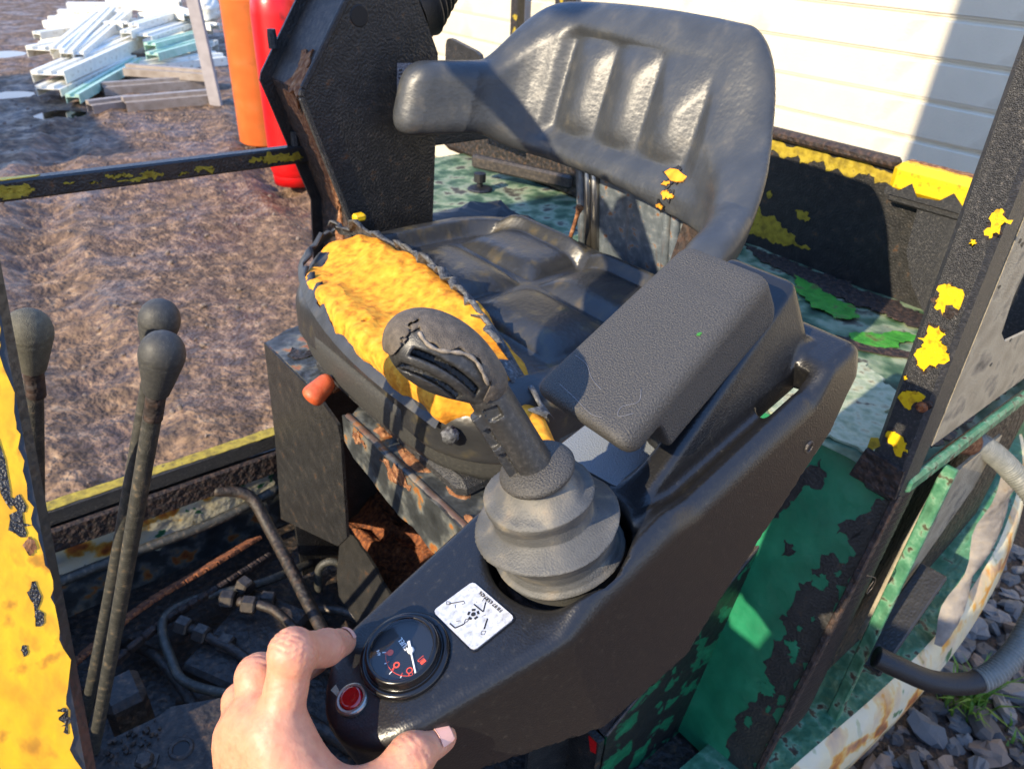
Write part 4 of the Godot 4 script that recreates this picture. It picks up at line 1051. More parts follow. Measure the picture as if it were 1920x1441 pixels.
# ---------------------------------------------------------------- far console, tipped up
func build_pod():
	var X := Vector3.RIGHT; var Y := Vector3.UP; var Z := Vector3(0, 0, 1)
	var t := thing("side_console", "raised black side console with rusty front channel, left of the seat", "console", Vector3(0.6, 1.0, -1.22))
	var out := PackedVector2Array([Vector2(.575, 1.0), Vector2(.585, 1.156), Vector2(.5165, 1.372), Vector2(.520, 1.384), Vector2(.63, 1.54), Vector2(.70, 1.62), Vector2(.78, 1.62), Vector2(.735, 1.50), Vector2(.770, 1.42), Vector2(.7705, 1.40), Vector2(.753, 1.12), Vector2(.752, 1.0)])
	var s := st_new()
	slab(s, Vector3(0, 0, -1.156), X, Y, out, 0.006, Z)
	var plate := put("side_plate", s, M["black_paint"], t)
	s = st_new()
	slab(s, Vector3(0, 0, -1.302), X, Y, out, 0.005, Vector3(0, 0, -1))
	put("side_plate", s, M["black_paint"], t)
	# front channel: a sunken web between the two plates, in straight runs
	var web := [Vector2(.597, 1.0), Vector2(.607, 1.158), Vector2(.538, 1.374), Vector2(.652, 1.54), Vector2(.72, 1.62)]
	for k in web.size() - 1:
		s = st_new()
		var a := Vector3(web[k].x, web[k].y, -1.229); var b := Vector3(web[k + 1].x, web[k + 1].y, -1.229)
		bar(s, a, b, 0.004, 0.146, Vector3(-1, 0.3, 0), 0.0005)
		put("channel_web", s, M["steel"] if k == 2 else M["rust_dark"], t)
	var r_ := RandomNumberGenerator.new(); r_.seed = 3
	for q in [[0, .5, .10], [1, .12, .035], [1, .30, .05], [1, .52, .05], [1, .70, .05], [1, .88, .04], [2, .06, .035], [2, .2, .03]]:
		var a2: Vector2 = web[q[0]]; var b2: Vector2 = web[int(q[0]) + 1]
		var d3 := Vector3(b2.x - a2.x, b2.y - a2.y, 0).normalized()
		var n3 := Vector3(-d3.y, d3.x, 0)
		var o3 := Vector3(a2.x, a2.y, -1.229).lerp(Vector3(b2.x, b2.y, -1.229), q[1]) + n3 * 0.0022
		flake(t, M["rust_flake"], o3, d3, Z, blob(0, r_.randf_range(-.012, .022), q[2] * .75, r_.randf_range(.018, .034), int(q[1] * 100) + 50 * int(q[0]), .5, 13), 0.003 + .0004 * q[1], 0.9, 90 + int(q[1] * 50), n3, "rust_scale", 3)
	# folded edges of the near plate
	s = st_new()
	for k in [1, 2, 3]:
		var a := Vector3(out[k].x, out[k].y, -1.148); var b := Vector3(out[k + 1].x, out[k + 1].y, -1.148)
		bar(s, a, b, 0.006, 0.010, Vector3(0, 0, 1), 0.002)
	put("plate_edge", s, M["black_rough"], t)
	for q in [[.545, 1.42], [.615, 1.50], [.565, 1.255]]:
		s = st_new()
		lathe(s, at(Vector3(q[0], q[1], -1.30), X, Vector3(-.85, .5, 0).normalized()), [Vector2(0, .03), Vector2(.007, .029), Vector2(.008, .02), Vector2(.008, 0)], 8)
		put("bolt", s, M["black_rough"], t)
	s = st_new()
	lathe(s, at(Vector3(0.626, 1.481, -1.1495), X, Z), [Vector2(.0, .0008), Vector2(.0145, .0008), Vector2(.016, .0)], 24)
	put("plate_hole", s, M["ink"], t)
	# printed plate
	s = st_new()
	slab(s, Vector3(0, 0, -1.1498), X, Y, PackedVector2Array([Vector2(.684, 1.315), Vector2(.766, 1.312), Vector2(.764, 1.404), Vector2(.690, 1.409)]), 0.0012, Z)
	var lab := put("label_plate", s, M["label_grey"], t)
	s = st_new()
	for k in 14:
		bx(s, at(Vector3(.695 + .0002 * k, 1.398 - k * .006, -1.1484)), Vector3(.006 + .002 * (k % 3), .0022, .0006), .0001)
		if k > 1: bx(s, at(Vector3(.712, 1.398 - k * .006, -1.1484)), Vector3(.014 - .003 * (k % 2), .002, .0006), .0001)
	bx(s, at(Vector3(.735, 1.398, -1.1484)), Vector3(.02, .0035, .0006), .0001)
	put("print", s, M["ink"], lab)
	# rubber boot of its joystick, pointing to the rear now that the console is tipped up
	s = st_new(true)
	var prof := [Vector2(.07, -.02)]
	for k in 6:
		var rr := .068 - .006 * k
		prof.append_array([Vector2(rr, .008 + k * .014), Vector2(rr + .004, .012 + k * .014), Vector2(rr + .001, .016 + k * .014), Vector2(rr - .008, .019 + k * .014)])
	prof.append(Vector2(.0, .10))
	lathe(s, at(Vector3(.765, 1.495, -1.225), Vector3(.45, -.9, 0), Vector3(.9, .45, 0)), prof, 40)
	put("boot", s, M["hose_rubber"], t)
	s = st_new()
	lathe(s, at(Vector3(.845, 1.54, -1.225), Vector3(.45, -.9, 0), Vector3(.9, .45, 0)), [Vector2(0, .05), Vector2(.022, .045), Vector2(.03, .02), Vector2(.03, 0), Vector2(.012, -.01), Vector2(.012, -.05)], 24)
	put("grip", s, M["knob"], t)
	# black rounded plate beyond the wing of the seat
	s = st_new()
	var rp := PackedVector2Array()
	for q in [[.018, .03, PI, PI * .5], [.018, 0, PI * .5, 0.0]]: pass
	var pts := [Vector2(-1.75, 1.15), Vector2(-1.738, 1.335), Vector2(-1.733, 1.347), Vector2(-1.722, 1.352), Vector2(-1.71, 1.351), Vector2(-1.61, 1.336), Vector2(-1.595, 1.330), Vector2(-1.588, 1.317), Vector2(-1.575, 1.15)]
	slab(s, Vector3(1.20, 0, 0), Z, Y, PackedVector2Array(pts), 0.012, Vector3(-1, 0, 0))
	put("guard_plate", s, M["black_paint"], digger, false, "dark rounded guard plate beyond the seat's left wing")

# ---------------------------------------------------------------- control console (its own tilted frame: x along, y out of its top, z across)
func arm_d(p: Vector3) -> float:
	var a := p.x - 0.172
	var b := p.z - (-0.008 - 0.090 * a)
	var c := p.y - (0.086 + 0.105 * a)
	var half := 0.0465 - 0.030 * a
	var low := lerpf(-0.026, -0.056, smoothstep(0.040, 0.052, a))
	var d := smax(absf(b) - half, smax(-a - 0.45 * c, a - 0.187 + .35 * maxf(c + .02, -.02), 0.008), 0.011)
	d = smax(d, c + .10 * maxf(absf(b) - .030, 0.0), 0.012)
	d = smax(d, low - c, 0.010)
	return d

func console_d(p: Vector3) -> float:
	var u := p.x; var h := p.y; var v := p.z
	var vl := pw(u, [-.07, -.035, -.016, .03, .11, .2, .44], [-.036, -.045, -.049, -.054, -.062, -.066, -.066])
	var vr := pw(u, [-.07, -.053, .082, .14, .22, .43], [.034, .038, .0680, .0670, .0620, .058])
	vr += -h * 0.10
	var top := 0.0
	var rim := (v - (vr - .010)) / .011
	top += .012 * smoothstep(.07, .12, u) * exp(-rim * rim) * (1.0 - smoothstep(.345, .38, u))
	top -= .008 * smoothstep(.185, .22, u) * smoothstep(.016, .024, v) * (1.0 - smoothstep(.350, .384, u))
	top += .014 * smoothstep(.352, .384, u)
	top -= .006 * (1.0 - smoothstep(-.06, -.02, u))
	var d := smax(smax(smax(vl - v, v - vr, .02), -.067 - u, .05), u - .420, .010)
	d = smax(d, h - top, .0095)
	var bot := pw(u, [-.07, 0.0, .085, .178, .376, .43], [-.062, -.079, -.118, -.136, -.050, 0.0])
	d = maxf(d, bot - h)
	# wedge that carries the arm rest
	var pd := smax(smax(.186 - u, u - .397, .01), smax(lerpf(.006, -.056, smoothstep(.235, .25, u)) - v, v - (.030 - h * .30), .01), .008)
	var pt := (u - .190) * .335
	pd = smax(pd, h - pt, .006)
	pd = maxf(pd, -.02 - h)
	d = smin(d, pd, .008)
	# round well of the joystick, and the slot
	d = smax(d, minf(.0530 - Vector2(u - .128, v - .007).length(), h + .050), .006)
	d = maxf(d, -maxf(maxf(.27 - u, u - .405), maxf(maxf(-.03 - v, v - .047), h + .018)))
	d = maxf(d, -maxf(absf(u - .346) - .026, absf(v - .0355) - .0062))
	return d

func build_console():
	var t := thing("control_console", "black plastic control console with fuel gauge, held by the hand", "console")
	t.transform = con_frame
	console = t
	var X := Vector3.RIGHT; var Y := Vector3.UP; var Z := Vector3(0, 0, 1)
	put("cover", nets(console_d, Vector3(-.08, -.145, -.085), Vector3(.44, .08, .09), .0037, .012), M["plastic"], t, true)
	put("arm_rest", nets(arm_d, Vector3(.15, .02, -.09), Vector3(.375, .13, .06), .0030), M["rubber_pad"], t, true, "thick black arm rest pad with grainy scuffed surface")
	var gp := st_new()  # thin slab whose light grey paints in the sunlit patch of the cover
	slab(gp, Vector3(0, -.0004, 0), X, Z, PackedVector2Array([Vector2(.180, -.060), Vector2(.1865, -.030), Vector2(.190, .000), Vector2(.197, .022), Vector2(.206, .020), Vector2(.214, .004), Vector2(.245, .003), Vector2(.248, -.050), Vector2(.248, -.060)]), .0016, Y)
	put("sunlit_plate", gp, M["plate_sunlit"], t, true, "grained plate under the arm rest, its pale grey painted as sunlight")
	# fibres stuck to the pad and a fleck of green paint
	for q in [[Vector3(.212, .0905, -.046), Vector3(.210, .0905, -.032), Vector3(.203, .0898, -.020), Vector3(.199, .0894, -.006)], [Vector3(.186, .0875, -.035), Vector3(.183, .0872, -.015), Vector3(.180, .0868, .004), Vector3(.186, .087, .016)], [Vector3(.215, .0912, .016), Vector3(.206, .0902, .022), Vector3(.196, .0892, .016), Vector3(.189, .0885, .020), Vector3(.197, .089, .026)]]:
		var fs := st_new(true)
		tube(fs, smooth_path(q, 5), func(_t): return .00016, 5)
		put("fibre", fs, M["label_grey"], t, true)
	var s := st_new()
	slab(s, Vector3(.277, .0969, .014), X, -Z, ragged(blob(0, 0, .0022, .0012, 5, .4, 6), .5, 2, 3), .0004)
	put("paint_fleck", s, M["green_bright"], t, true)
	# rusty base plate seen down the joystick well, and the inner ring
	s = st_new()
	lathe(s, at(Vector3(.128, -.0485, .007)), [Vector2(.0, .0), Vector2(.0545, .0)], 32)
	put("base_plate", s, M["rust_dark"], t, true)
	s = st_new(true)
	lathe(s, at(Vector3(.128, -.044, .007)), [Vector2(.046, .0), Vector2(.046, .016), Vector2(.043, .018), Vector2(.0, .018)], 40)
	put("rusty_collar", s, M["rust_dark"], t, true)
	# screws in the near side
	for q in [[.056, -.097, .064], [.189, -.110, .0705], [.345, -.043, .0635]]:
		s = st_new()
		lathe(s, at(Vector3(q[0], q[1], q[2]), X, Z), [Vector2(.0, .0004), Vector2(.0035, .0006), Vector2(.004, .0018), Vector2(.0055, .0018), Vector2(.0062, 0.0)], 16)
		put("screw", s, M["steel"], t, true)
	# fuel gauge
	s = st_new(true)
	var gt := -.0005
	lathe(s, at(Vector3(0, gt, 0)), [Vector2(.0335, -.004), Vector2(.0335, .0025), Vector2(.0322, .0042), Vector2(.0292, .0046), Vector2(.0284, .0036), Vector2(.0276, .0044), Vector2(.0272, .0092), Vector2(.0262, .0108), Vector2(.0244, .0112), Vector2(.0232, .0104), Vector2(.0227, .007)], 56)
	var gb := put("fuel_gauge", s, M["bezel"], t, true, "round black fuel gauge with white needle")
	gb.scale = Vector3(.92, 1.0, .92); gb.position = Vector3(-.002, 0, -.001)
	var dh := gt + .0066
	s = st_new()
	lathe(s, at(Vector3(0, dh, 0)), [Vector2(.0, .0), Vector2(.0235, .0)], 40)
	put("dial", s, M["dial_black"], gb, true)
	var piv := Vector3(.0045, dh + .0012, .0045)
	s = st_new()
	var nd := Vector3(-.007, 0, .017)
	var tail := piv - nd.normalized() * .0075
	bar(s, tail, piv, .0012, .0022, Y, .0002)
	bar(s, piv, piv + nd * 1.0, .0008, .0013, Y, .0002)
	lathe(s, at(piv), [Vector2(.0, .0016), Vector2(.0018, .0014), Vector2(.0026, .0006), Vector2(.0026, -.001)], 20)
	put("needle", s, M["white_mark"], gb, true)
	var s2 := st_new(); var s3 := st_new()
	var arc := func(rad, deg, hh): return Vector3(piv.x + rad * cos(deg_to_rad(deg)), hh, piv.z + rad * sin(deg_to_rad(deg)))
	for k in 26:
		var a0 := lerpf(223, 119, k / 26.0); var a1 := lerpf(223, 119, (k + 1) / 26.0)
		bar(s3, arc.call(.0185, a0, dh + .0003), arc.call(.0185, a1, dh + .0003), .0002, .0004, Y, .00005)
	for k in 5:
		var a0 := lerpf(222, 120, k / 4.0)
		var r1 := .0213 if k % 2 == 0 else .0202
		bar(s2, arc.call(.0188, a0, dh + .0003), arc.call(r1, a0, dh + .0003), .0002, .0007, Y, .00005)
		bar(s3, arc.call(.0165, a0, dh + .0003), arc.call(.0183, a0, dh + .0003), .0002, .0005, Y, .00005)
	put("scale_mark", s2, M["white_mark"], gb, true)
	var ringy := func(st, c, ro, ri):
		lathe(st, at(c), [Vector2(ri, .0003), Vector2(ro, .0003)], 20)
	ringy.call(s3, Vector3(-.0072, dh, -.0055), .0024, .0)
	ringy.call(s3, Vector3(-.0090, dh, .0058), .0024, .0013)
	ringy.call(s3, Vector3(-.0045, dh, .0160), .0024, .0017)
	for q in [[-.0072, -.0055, 212.0], [-.0090, .0058, 172.0], [-.0045, .0160, 130.0]]:
		var c := Vector3(q[0], dh + .0003, q[1]); var o := Vector3(cos(deg_to_rad(q[2])), 0, sin(deg_to_rad(q[2])))
		bar(s3, c + o * .0022, c + o * .0042, .0002, .0008, Y, .00005)
	# pump symbol
	var pc := Vector3(.0058, dh + .0003, .0165)
	bx(s3, at(pc + Vector3(.0004, 0, .0012)), Vector3(.0042, .0002, .0026), .00005)
	bx(s3, at(pc + Vector3(.0004, 0, -.0008)), Vector3(.0042, .0002, .0004), .00005)
	bx(s3, at(pc + Vector3(-.0018, 0, -.0016)), Vector3(.0006, .0002, .0016), .00005)
	bx(s3, at(pc + Vector3(.0008, 0, -.0024)), Vector3(.005, .0002, .0004), .00005)
	put("scale_symbol", s3, M["orange_mark"], gb, true)
	lettering("FUEL", .0038, Vector3(.0035, dh + .0003, -.0040), Vector3(.05, 0, -1), Vector3(-1, 0, -.05), M["white_mark"], gb)
	lettering("4/4", .0018, Vector3(-.0135, dh + .0003, -.0115), Vector3(.3, 0, -1), Vector3(-1, 0, -.3), M["white_mark"], gb)
	s = st_new(true)
	lathe(s, at(Vector3(0, gt + .0102, 0)), [Vector2(.0, .0008), Vector2(.012, .0006), Vector2(.0235, .0)], 40)
	put("glass", s, M["glass"], gb, true)
	# instruction sticker
	s = st_new()
	var rr := PackedVector2Array()
	var cs := [Vector2(.030, -.0135), Vector2(.064, -.0115), Vector2(.067, .032), Vector2(.0325, .0305)]
	for k in 4:
		var c: Vector2 = cs[k]; var pv: Vector2 = cs[(k + 3) % 4]; var nx: Vector2 = cs[(k + 1) % 4]
		rr.append(c + (pv - c).normalized() * .003); rr.append(c + ((pv - c).normalized() + (nx - c).normalized()) * .0009); rr.append(c + (nx - c).normalized() * .003)
	var sh := .0006
	var tilt := Vector3(.03, -.12, 1.0).normalized()
	slab(s, Vector3(0, sh, 0), X, Z, rr, .0011, Y)
	var stk := put("instruction_sticker", s, M["sticker"], t, true, "silver white sticker with small black pictograms")
	s = st_new()
	var big := PackedVector2Array()
	for q in rr: big.append(Vector2(.0485, .0095) + (q - Vector2(.0485, .0095)) * 1.05)
	slab(s, Vector3(0, sh - .0012, 0), X, Z, big, .0014, Y)
	put("sticker_edge", s, M["bezel"], stk, true)
	s = st_new()
	var ih := sh + .0013
	var ln := func(pts, w):
		for k in pts.size() - 1:
			bar(s, Vector3(pts[k][0], ih, pts[k][1]), Vector3(pts[k + 1][0], ih, pts[k + 1][1]), .0002, w, Y, .00005)
	ln.call([[.0415, -.0095], [.050, -.0035]], .0007)
	ln.call([[.0398, -.0108], [.0415, -.0082], [.0428, -.0100], [.0412, -.0122], [.0398, -.0108]], .0003)
	ln.call([[.050, -.0035], [.0495, -.0015], [.0475, -.0025]], .0003)
	ln.call([[.0425, -.0035], [.0440, -.0055]], .0004)
	ln.call([[.0535, .0035], [.0545, .0130], [.0600, .0085]], .0009)
	ln.call([[.0600, .0085], [.0622, .0075], [.0618, .0050], [.0590, .0060]], .0003)
	ln.call([[.0330, .0030], [.0335, .0085], [.0395, .0105]], .0009)
	ln.call([[.0395, .0105], [.0425, .0085], [.0445, .0105], [.0395, .0105]], .0004)
	ln.call([[.0370, .0050], [.0390, .0065]], .0003)
	ln.call([[.0535, .0190], [.0470, .0235]], .0010)
	ln.call([[.0450, .0235], [.0470, .0255], [.0445, .0268], [.0432, .0248], [.0450, .0235]], .0003)
	ln.call([[.0545, .0160], [.0520, .0150]], .0003)
	# centre mark: disc with petals round it
	lathe(s, at(Vector3(.0485, ih, .0095)), [Vector2(0, .0002), Vector2(.0016, .0002)], 16)
	for k in 5:
		var a := TAU * k / 5.0 + .4
		bx(s, Transform3D(Basis(Y, -a), Vector3(.0485 + .0034 * cos(a), ih, .0095 + .0034 * sin(a))), Vector3(.0016, .0002, .0026), .00005)
	put("pictogram", s, M["ink"], stk, true)
	lettering("FB 97 6587426", .0026, Vector3(.0628, ih, .0105), Vector3(-.06, 0, -1), Vector3(-1, 0, .06), M["ink"], stk)
	# red push button on its bracket
	s = st_new()
	slab(s, Vector3(0, -.0058, 0), X, Z, PackedVector2Array([Vector2(-.0515, -.0205), Vector2(-.0395, -.0225), Vector2(-.0345, .0150), Vector2(-.0465, .0170)]), .0012, Y)
	var bp := put("button_bracket", s, M["tan_sheet"], t, true, "dull metal bracket strip under the red button")
	s = st_new()
	var bc := Vector3(-.0440, -.0052, -.003)
	lathe(s, at(bc), [Vector2(.0110, -.002), Vector2(.0110, .003), Vector2(.0104, .004), Vector2(.0094, .0046), Vector2(.0080, .0046), Vector2(.0078, .003)], 36)
	put("button_nut", s, M["nickel"], t, true)
	s = st_new(true)
	lathe(s, at(bc), [Vector2(.0, .0058), Vector2(.003, .0056), Vector2(.0055, .0062), Vector2(.0068, .0060), Vector2(.0076, .0048), Vector2(.0078, .002)], 36)
	put("push_button", s, M["red_lens"], t, true, "round red push button")

# ---------------------------------------------------------------- joystick (same frame as the console)
func build_joystick():
	var t := thing("joystick", "dusty black joystick with grey ribbed boot and torn grip cover", "joystick")
	t.transform = con_frame
	var X := Vector3.RIGHT; var Y := Vector3.UP
	var c0 := Vector3(.128, 0, .007)
	# boot: ribs that climb round it like a screw
	var hs := [-.040, -.030, -.014, -.006, -.0045, .002, .012, .022, .0275, .0295, .035, .044, .0530, .0580, .0600, .066, .073, .080]
	var rs := [.0400, .0410, .0440, .0478, .0440, .0420, .0440, .0485, .0515, .0455, .0350, .0345, .0372, .0378, .0310, .0255, .0205, .0205]
	var s := st_new(true)
	grid(s, 120, 72, func(u, v):
		var a: float = v * TAU if v < 0.999 else 0.0
		var h := lerpf(-.040, .078, u)
		var k := smoothstep(-.040, -.02, h) * (1.0 - smoothstep(.062, .078, h))
		var hh := h + .0075 * sin(a + 2.4) * k + .0012 * sin(a * 3.0 + h * 90.0) * k
		var r := pw(hh, hs, rs)
		var off := Vector3(-.004, 0, -.003) * smoothstep(.0, .04, h) * (1.0 - smoothstep(.05, .08, h))
		return c0 + off + Vector3(cos(a) * r, h, sin(a) * r))
	put("boot", s, M["boot_rubber"], t, true, "grey ribbed rubber boot")
	var f := Vector3(.127, .079, .006); var n := Vector3(.1215, .134, -.016)
	var ax := (n - f).normalized()
	# collar flange
	s = st_new(true)
	var fa := (Y + ax * .5).normalized()
	lathe(s, at(f + Vector3(0, .001, 0), fa.cross(X), fa), [Vector2(.0, .008), Vector2(.012, .0075), Vector2(.020, .005), Vector2(.0245, .002), Vector2(.0255, .0), Vector2(.0245, -.0025), Vector2(.017, -.004), Vector2(.0, -.004)], 48)
	put("flange", s, M["rubber_pad"], t, true)
	# shaft sleeve with windows
	var cl := con_frame.affine_inverse() * cam_pos
	var view := (cl - n).normalized()
	var left := ax.cross(view).normalized()     # picture left or right of the shaft
	if (con_frame.basis * left).dot(Vector3(cos(deg_to_rad(40.0)), 0, sin(deg_to_rad(40.0)))) > 0.0: left = -left
	var shaft := func(p: Vector3) -> float:
		var q := p - f
		var hq := q.dot(ax)
		var rad := q - ax * hq
		var d := smax(rad.length() - .0132, smax(-hq, hq - .075, .002), .003)
		# flat key along the left side, with windows in it
		var x := rad.dot(left); var w := rad.dot(view)
		var key := smax(absf(x - .0140) - .0035, smax(absf(w - .003) - .0050, smax(-.0 - hq, hq - .058, .001), .001), .001)
		d = smin(d, key, .002)
		var win := maxf(absf(x - .0150) - .004, maxf(absf(w - .0085) - .0045, minf(absf(hq - .017) - .011, absf(hq - .0405) - .0075)))
		d = maxf(d, -win)
		var top := maxf(absf(x - .004) - .0045, maxf(absf(w - .0145) - .006, absf(hq - .056) - .0045))
		return maxf(d, -top)
	put("shaft", nets(shaft, Vector3(.085, .07, -.055), Vector3(.155, .165, .035), .0017), M["grip_core"], t, true)
	# head: an egg leaning over the shaft
	var hc := Vector3(.1075, .168, -.034); var tip := Vector3(.088, .181, -.062)
	var la := (tip - n).normalized()
	var hv := (cl - hc).normalized()
	var fr := la.cross(hv).normalized()
	if fr.dot(left) < 0.0: fr = -fr            # towards the lower left of the picture
	var up := la.cross(fr).normalized()
	if up.dot(hv) < 0.0: up = -up
	var egg := func(p: Vector3, g: float) -> float:
		var q := p - hc
		var a := q.dot(la); var b := q.dot(fr); var c := q.dot(up)
		var taper := 1.0 + a * 3.0
		var e := Vector3(a / (.0365 + g), b / ((.0222 + g) * taper), c / ((.0222 + g) * taper))
		return (e.length() - 1.0) * (.023 + g)
	var core := func(p: Vector3) -> float:
		var d: float = egg.call(p, 0.0)
		d = smin(d, cap(p, n + ax * .012, hc, .0138, .0172), .006)
		var q := p - hc
		var a := q.dot(la); var b := q.dot(fr); var c := q.dot(up)
		for k in [[.0135, .0019, -.018, .021], [.0035, .0023, -.026, .019]]:
			var bb: float = b - k[0] - 6.0 * a * a
			var g := maxf(absf(bb) - k[1], maxf(k[2] - a, a - k[3]))
			g = maxf(g, .004 - c)
			d = smax(d, -g, .002)
		return d
	put("grip_core", nets(core, hc - Vector3(.052, .05, .052), hc + Vector3(.052, .042, .055), .0016), M["grip_core"], t, true)
	var cover := func(p: Vector3) -> float:
		var d: float = egg.call(p, .0022)
		d = smin(d, cap(p, n + ax * .013, hc, .0156, .0182), .006)
		var q := p - hc
		var a := q.dot(la); var b := q.dot(fr)
		var inner: float = smin(egg.call(p, -.0012), cap(p, n - ax * .01, hc, .0134, .0156), .006)
		d = maxf(d, -inner)
		var edge := -.006 + .0045 * sin(a * 130.0) - a * .12 + .0015 * sin(a * 460.0)
		edge = lerpf(edge, .06, smoothstep(-.030, -.036, a))
		edge = lerpf(edge, .014, smoothstep(.022, .028, a))
		d = smax(d, b - edge, .0012)
		# crack across the crown
		d = maxf(d, -maxf(absf(a - .026 - .0015 * sin(b * 700.0)) - .0006, absf(b + .002) - .010))
		return d
	put("grip_cover", nets(cover, hc - Vector3(.055, .052, .055), hc + Vector3(.055, .046, .058), .0015), M["grip_cover"], t, true, "brown grey dusty outer grip cover, torn open along one side")
	# pale torn edge of the cover, as a ragged strip
	s = st_new(true)
	var pth := []
	for k in 12:
		var a := lerpf(-.029, .021, k / 11.0)
		var b := -.005 + .0045 * sin(a * 130.0) - a * .12
		var taper := 1.0 + a * 3.0
		var cc := 1.0 - pow(a / .0387, 2.0) - pow(b / (.0244 * taper), 2.0)
		pth.append(hc + la * a + fr * b + up * (sqrt(maxf(cc, .0)) * .0244 * taper))
	tube(s, smooth_path(pth, 5), func(tt): return .0008 + .0006 * absf(sin(tt * 21.0)), 7)
	put("torn_edge", s, M["torn_edge"], t, true)

# ---------------------------------------------------------------- operator's seat
func back_d(p: Vector3) -> float:
	var zc := -.783
	var w := p.z - zc
	var xr := .897 + (p.y - 1.5) * .30
	var xs := p.x - (p.y - 1.4) * .30
	var fl := 0.0
	if w < 0.0: fl = -.022 + .42 * maxf(xr - .115 - p.x, 0.0)
	var n := rbox2(p.x - (xr - .4), w, .4, .279 + fl, .135)
	var side := smoothstep(-.2, .2, w)                # 0 far wing, 1 near wing
	var tip := lerpf(.655, .712, side)
	var wing_top := lerpf(1.424, 1.366, side)
	var wing_low := lerpf(1.316, 1.255, side)
	var rise := smoothstep(lerpf(.772, .820, side), lerpf(.862, .880, side), xs)
	var top := lerpf(wing_top, 1.518 - .05 * w * w * 4.0, rise)
	var low := lerpf(wing_low, 1.288, rise)
	if w > 0.10:
		var bl := smoothstep(.14, .25, w)
		top = lerpf(top, pw(xs, [.715, .80, .85, .885, .91], [1.300, 1.335, 1.395, 1.455, 1.512]), bl)
		low = lerpf(low, pw(xs, [.715, .80, .86], [1.245, 1.268, 1.288]), bl)
	var th := .027
	if n < 0.0:
		var fx := (1.0 - smoothstep(.130, .160, absf(w))) * smoothstep(1.318, 1.345, p.y) * (1.0 - smoothstep(1.462, 1.490, p.y))
		th -= .013 * fx
		for k in 3:
			var dw := absf(w - (-.090 + .088 * k)) / .046
			var dy := absf(p.y - 1.403) / .068
			if dw < 1.0 and dy < 1.0:
				th += .0165 * pow(1.0 - dw * dw, 1.35) * (1.0 - dy * dy * dy * dy)
		# lumbar roll
		var lr := (p.y - 1.305) / .014
		th += .004 * exp(-lr * lr) * (1.0 - smoothstep(.15, .2, absf(w)))
		th += .0006 * lump.get_noise_3d(p.x * 30.0, p.y * 12.0, p.z * 30.0)
	var d := smax(absf(n) - th, smax(p.y - top, low - p.y, .02), .026)
	return smax(d, tip - xs, .034)

func cushion_d(p: Vector3) -> float:
	var x := p.x - .640; var z := p.z + .818
	var d2 := rbox2(x, z, .236, .285 - .02 * smoothstep(.0, .25, x), .135)
	var ins := smoothstep(-.040, -.060, d2)
	var top := 1.160 - .026 * ins - .030 * smoothstep(-.12, -.22, x)
	# four pillows separated by a cross of seams
	var qx := absf(absf(p.x - .712) - .072) / .063
	var qz := absf(absf(p.z + .815) - .105) / .097
	if qx < 1.0 and qz < 1.0:
		top += .021 * (1.0 - pow(qx, 5.0)) * (1.0 - pow(qz, 5.0))
	top += .0003 * lump.get_noise_3d(p.x * 22.0, p.y * 10.0, p.z * 22.0)
	var d := smax(d2, p.y - top, .034)
	return smax(d, 1.055 - p.y, .01)

func foam_d(p: Vector3) -> float:
	var a := Vector3(.512, 1.136, -1.030); var b := Vector3(.475, 1.133, -.640)
	var ab := b - a
	var t := clampf((p - a).dot(ab) / ab.length_squared(), 0.0, 1.0)
	var q := p - (a + ab * t)
	var e := sqrt(pow(q.x / 1.45, 2.0) + q.y * q.y + q.z * q.z * 0.8)
	var r := .052 + .010 * sin(t * PI)
	var d := e - r
	d = smin(d, cap(p, Vector3(.545, 1.142, -.74), Vector3(.470, 1.120, -.500), .026, .012), .02)
	d = smax(d, p.y - (1.160 + .16 * (p.x - .47) - .010 * exp(-pow((p.x - .47) / .03, 2.0))), .008)
	var fo := lump.get_noise_3d(p.x * 8.0 + p.z * 5.0, 3.0, p.z * 4.0 - p.x * 3.0)
	d += .007 * (absf(fo) * 2.0 - .4)
	d += .005 * lump.get_noise_3d(p.x * 7.0, p.y * 7.0, p.z * 7.0) + .0012 * lump.get_noise_3d(p.x * 30.0, p.y * 30.0, p.z * 30.0) + .0005 * lump.get_noise_3d(p.x * 120.0, p.y * 120.0, p.z * 120.0)
	# gouge and tear
	d = smax(d, .016 - Vector2((p.x - .445) * 0.7 - (p.z + .90) * 0.25, p.y - 1.192).length() + absf(p.z + .93) * .10, .02)
	d = maxf(d, -maxf(absf(p.x - .418 - 3.0 * pow(p.z + .742, 2.0)) - .0022, maxf(absf(p.z + .742) - .028, 1.165 - p.y)))
	d = smax(d, .044 - Vector3((p.x - .480) * .8, p.y - 1.198, (p.z + .88) * .32).length(), .016)
	for k in [Vector3(.455, 1.168, -.985), Vector3(.520, 1.172, -1.01), Vector3(.430, 1.152, -.82), Vector3(.505, 1.166, -.72), Vector3(.475, 1.164, -.93)]:
		d = smax(d, .0055 - p.distance_to(k), .003)
	return d * 0.85

